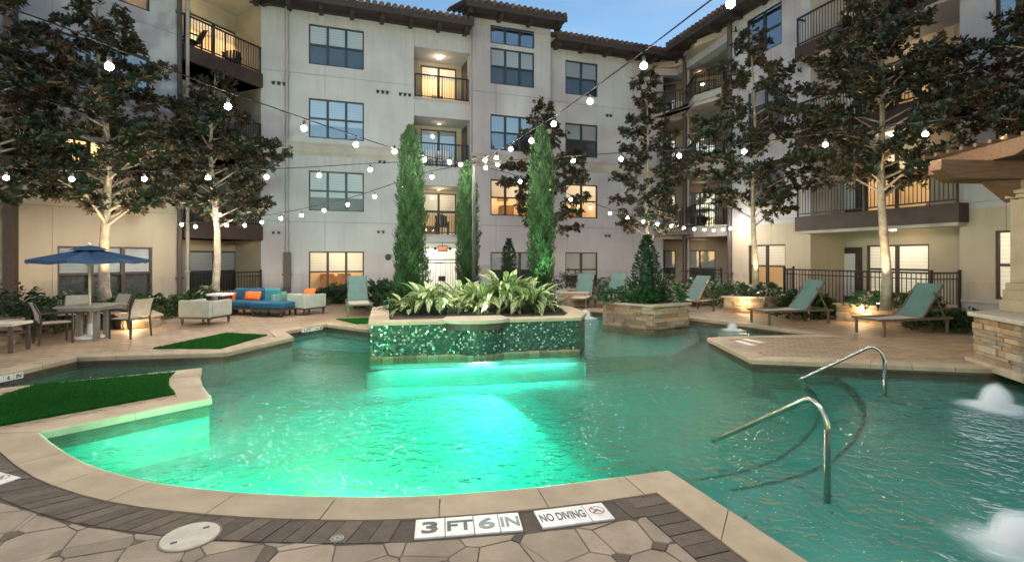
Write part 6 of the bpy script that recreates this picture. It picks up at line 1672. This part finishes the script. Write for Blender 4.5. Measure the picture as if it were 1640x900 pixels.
# ------------------------------------------------------------------ garden lights
def spotlight(p, target, e, col, label, size=60, group='garden uplights'):
    t = thing('uplight', label, 'light', p, 0, group); d = (Vector(target) - Vector(p)).normalized()
    b = MB(); b.tube([Vector((0, 0, -.02)), Vector((0, 0, .09))], .012, 6); b.build('stake', 'iron', t, world=False)
    b = MB(); b.tube([Vector((0, 0, .10)) - d * .05, Vector((0, 0, .10)) + d * .05], [.028, .04], 10, True); b.build('housing', 'iron', t, world=False)
    b = MB(); b.tube([Vector((0, 0, .10)) + d * .05, Vector((0, 0, .10)) + d * .054], .034, 10, True); b.build('lens', 'lamp_white', t, world=False)
    q = Vector(p) + Vector((0, 0, .10)) + d * .075
    light('uplight_lamp', 'SPOT', q, e, col, None, target=target, spot_size=R(size), spot_blend=.5, shadow_soft_size=.04)
def rp(u, Y, z): x, y = on_ray(u, Y); return Vector((x, y, z))
spotlight(rp(180, 12.2, .34), rp(168, 13.0, 4.2), 420, (1, .80, .52), 'small uplight at the foot of the tall forked magnolia', 70)
spotlight(rp(352, 14.7, .02), rp(345, 15.6, 3.4), 230, (1, .9, .7), 'small uplight at the foot of the round headed magnolia', 60)
spotlight(rp(890, 18.9, .02), rp(880, 19.6, 3.6), 170, (1, .86, .62), 'small uplight at the foot of the thin magnolia behind the cypress', 50)
spotlight(rp(1043, 17.8, .02), rp(1037, 18.6, 4.2), 190, (1, .84, .58), 'small uplight at the foot of the narrow magnolia', 50)
spotlight(rp(1214, 15.05, .48), rp(1207, 15.6, 4.2), 200, (1, .84, .58), 'small uplight under the slim magnolia in its planter', 55)
spotlight(rp(1406, 11.75, .46), rp(1414, 12.2, 4.0), 260, (1, .78, .46), 'small uplight among bright leaves in the patio planter', 60)
spotlight(rp(735, 11.55, BZ + .02), cy2 + Vector((0, 0, 2.6)), 110, (.55, 1, .6), 'small uplight in front of the middle cypress', 45)
spotlight(rp(872, 11.45, BZ + .02), cy3 + Vector((0, .0, 2.6)), 150, (.55, 1, .55), 'small uplight in front of the bright green cypress', 50)
spotlight(rp(688, 10.9, BZ + .02), cy1 + Vector((0, 0, 2.4)), 75, (.85, 1, .72), 'small uplight in front of the dark shaggy cypress', 45)
spotlight(rp(715, 10.55, BZ + .02), rp(700, 11.5, 1.1), 34, (1, 1, .8), 'small uplight in front of the broad variegated clump by the dark cypress', 120)
spotlight(rp(770, 10.5, BZ + .02), rp(790, 12.0, 1.1), 32, (1, 1, .8), 'small uplight in front of the variegated clumps, behind the spillway', 120)
def stair_light(p, n_, label, e=16):
    t = thing('planter_light', label, 'light', p, 0, 'small bright lights set in planter walls')
    n_ = Vector(n_).normalized(); b = MB(); b.tube([Vector((0, 0, 0)) - n_ * .06, Vector((0, 0, 0)) + n_ * .04], .045, 10); b.build('housing', 'bronze', t, world=False)
    b = MB(); b.ball(n_ * .045, .034, 8); b.build('lens', 'lamp_warm', t, world=False)
    light('planter_lamp', 'POINT', Vector(p) + n_ * .14, e, (1, .72, .4), shadow_soft_size=.04)
def front_of(P, t, z, out): 
    a, c = P; q = Vector((a[0], a[1], 0)).lerp(Vector((c[0], c[1], 0)), t); d = (Vector((c[0], c[1], 0)) - Vector((a[0], a[1], 0))).normalized(); nn = Vector((d.y, -d.x, 0)); return q + nn * out + Vector((0, 0, z)), nn
for (P, tt, lab, e) in (((P4[0], P4[1]), .15, 'bright warm light on the low golden planter behind the dining chair', 11), ((P2[0], P2[1]), .55, 'bright warm light on the wall of the planter with the slim magnolia', 8), ((P3[0], P3[1]), .45, 'bright warm light on the wall of the patio planter behind the nearest lounger', 11)):
    q, nn = front_of(P, tt, .3, .06); q.z = .24 if P[0] is P4[0] else .33; stair_light(q, nn, lab, e)
# hidden-socket warm wall washers at the planted wall feet
for u, Y, e in ((60, 12.6, 40), (215, 14.2, 40), (1290, 14.6, 13), (1560, 11.7, 15), (430, 18.6, 26), (960, 21.8, 34), (1180, 18.6, 16), (560, 19.4, 20), (640, 19.9, 20)):
    p = rp(u, Y, .12);  # lamps under the window and by the gate added to warm the wall
    spotlight(p, p + Vector((.0, .9, 2.0)) if u > 400 and u < 1100 else p + Vector((-.6 if u < 400 else .7, .35, 2.0)), e, (1, .74, .42), 'low brass uplight washing the wall, set ' + {60: 'behind the bench shrubs', 215: 'behind the dining set shrubs', 1290: 'beside the patio fence corner', 1560: 'beside the stone counter', 430: 'behind the blue chaise', 560: 'under the lit ground floor window as an added lamp', 640: 'beside the metal gate as an added lamp', 960: 'between the far loungers', 1180: 'beyond the slim magnolia planter'}[u], 130, 'wall washers in the beds')
string('added unseen string of bulbs above the viewer, lighting the near deck', (-1500, 1.4), (2500, 2.6), [(-1500, -1100), (-300, -640), (400, -520), (820, -490), (1300, -480), (2500, -560)], [(-900, -860), (-250, -590), (250, -510), (560, -470), (860, -455), (1180, -450), (1560, -450), (2050, -480)])  # string added out of view to brighten and warm the near paving
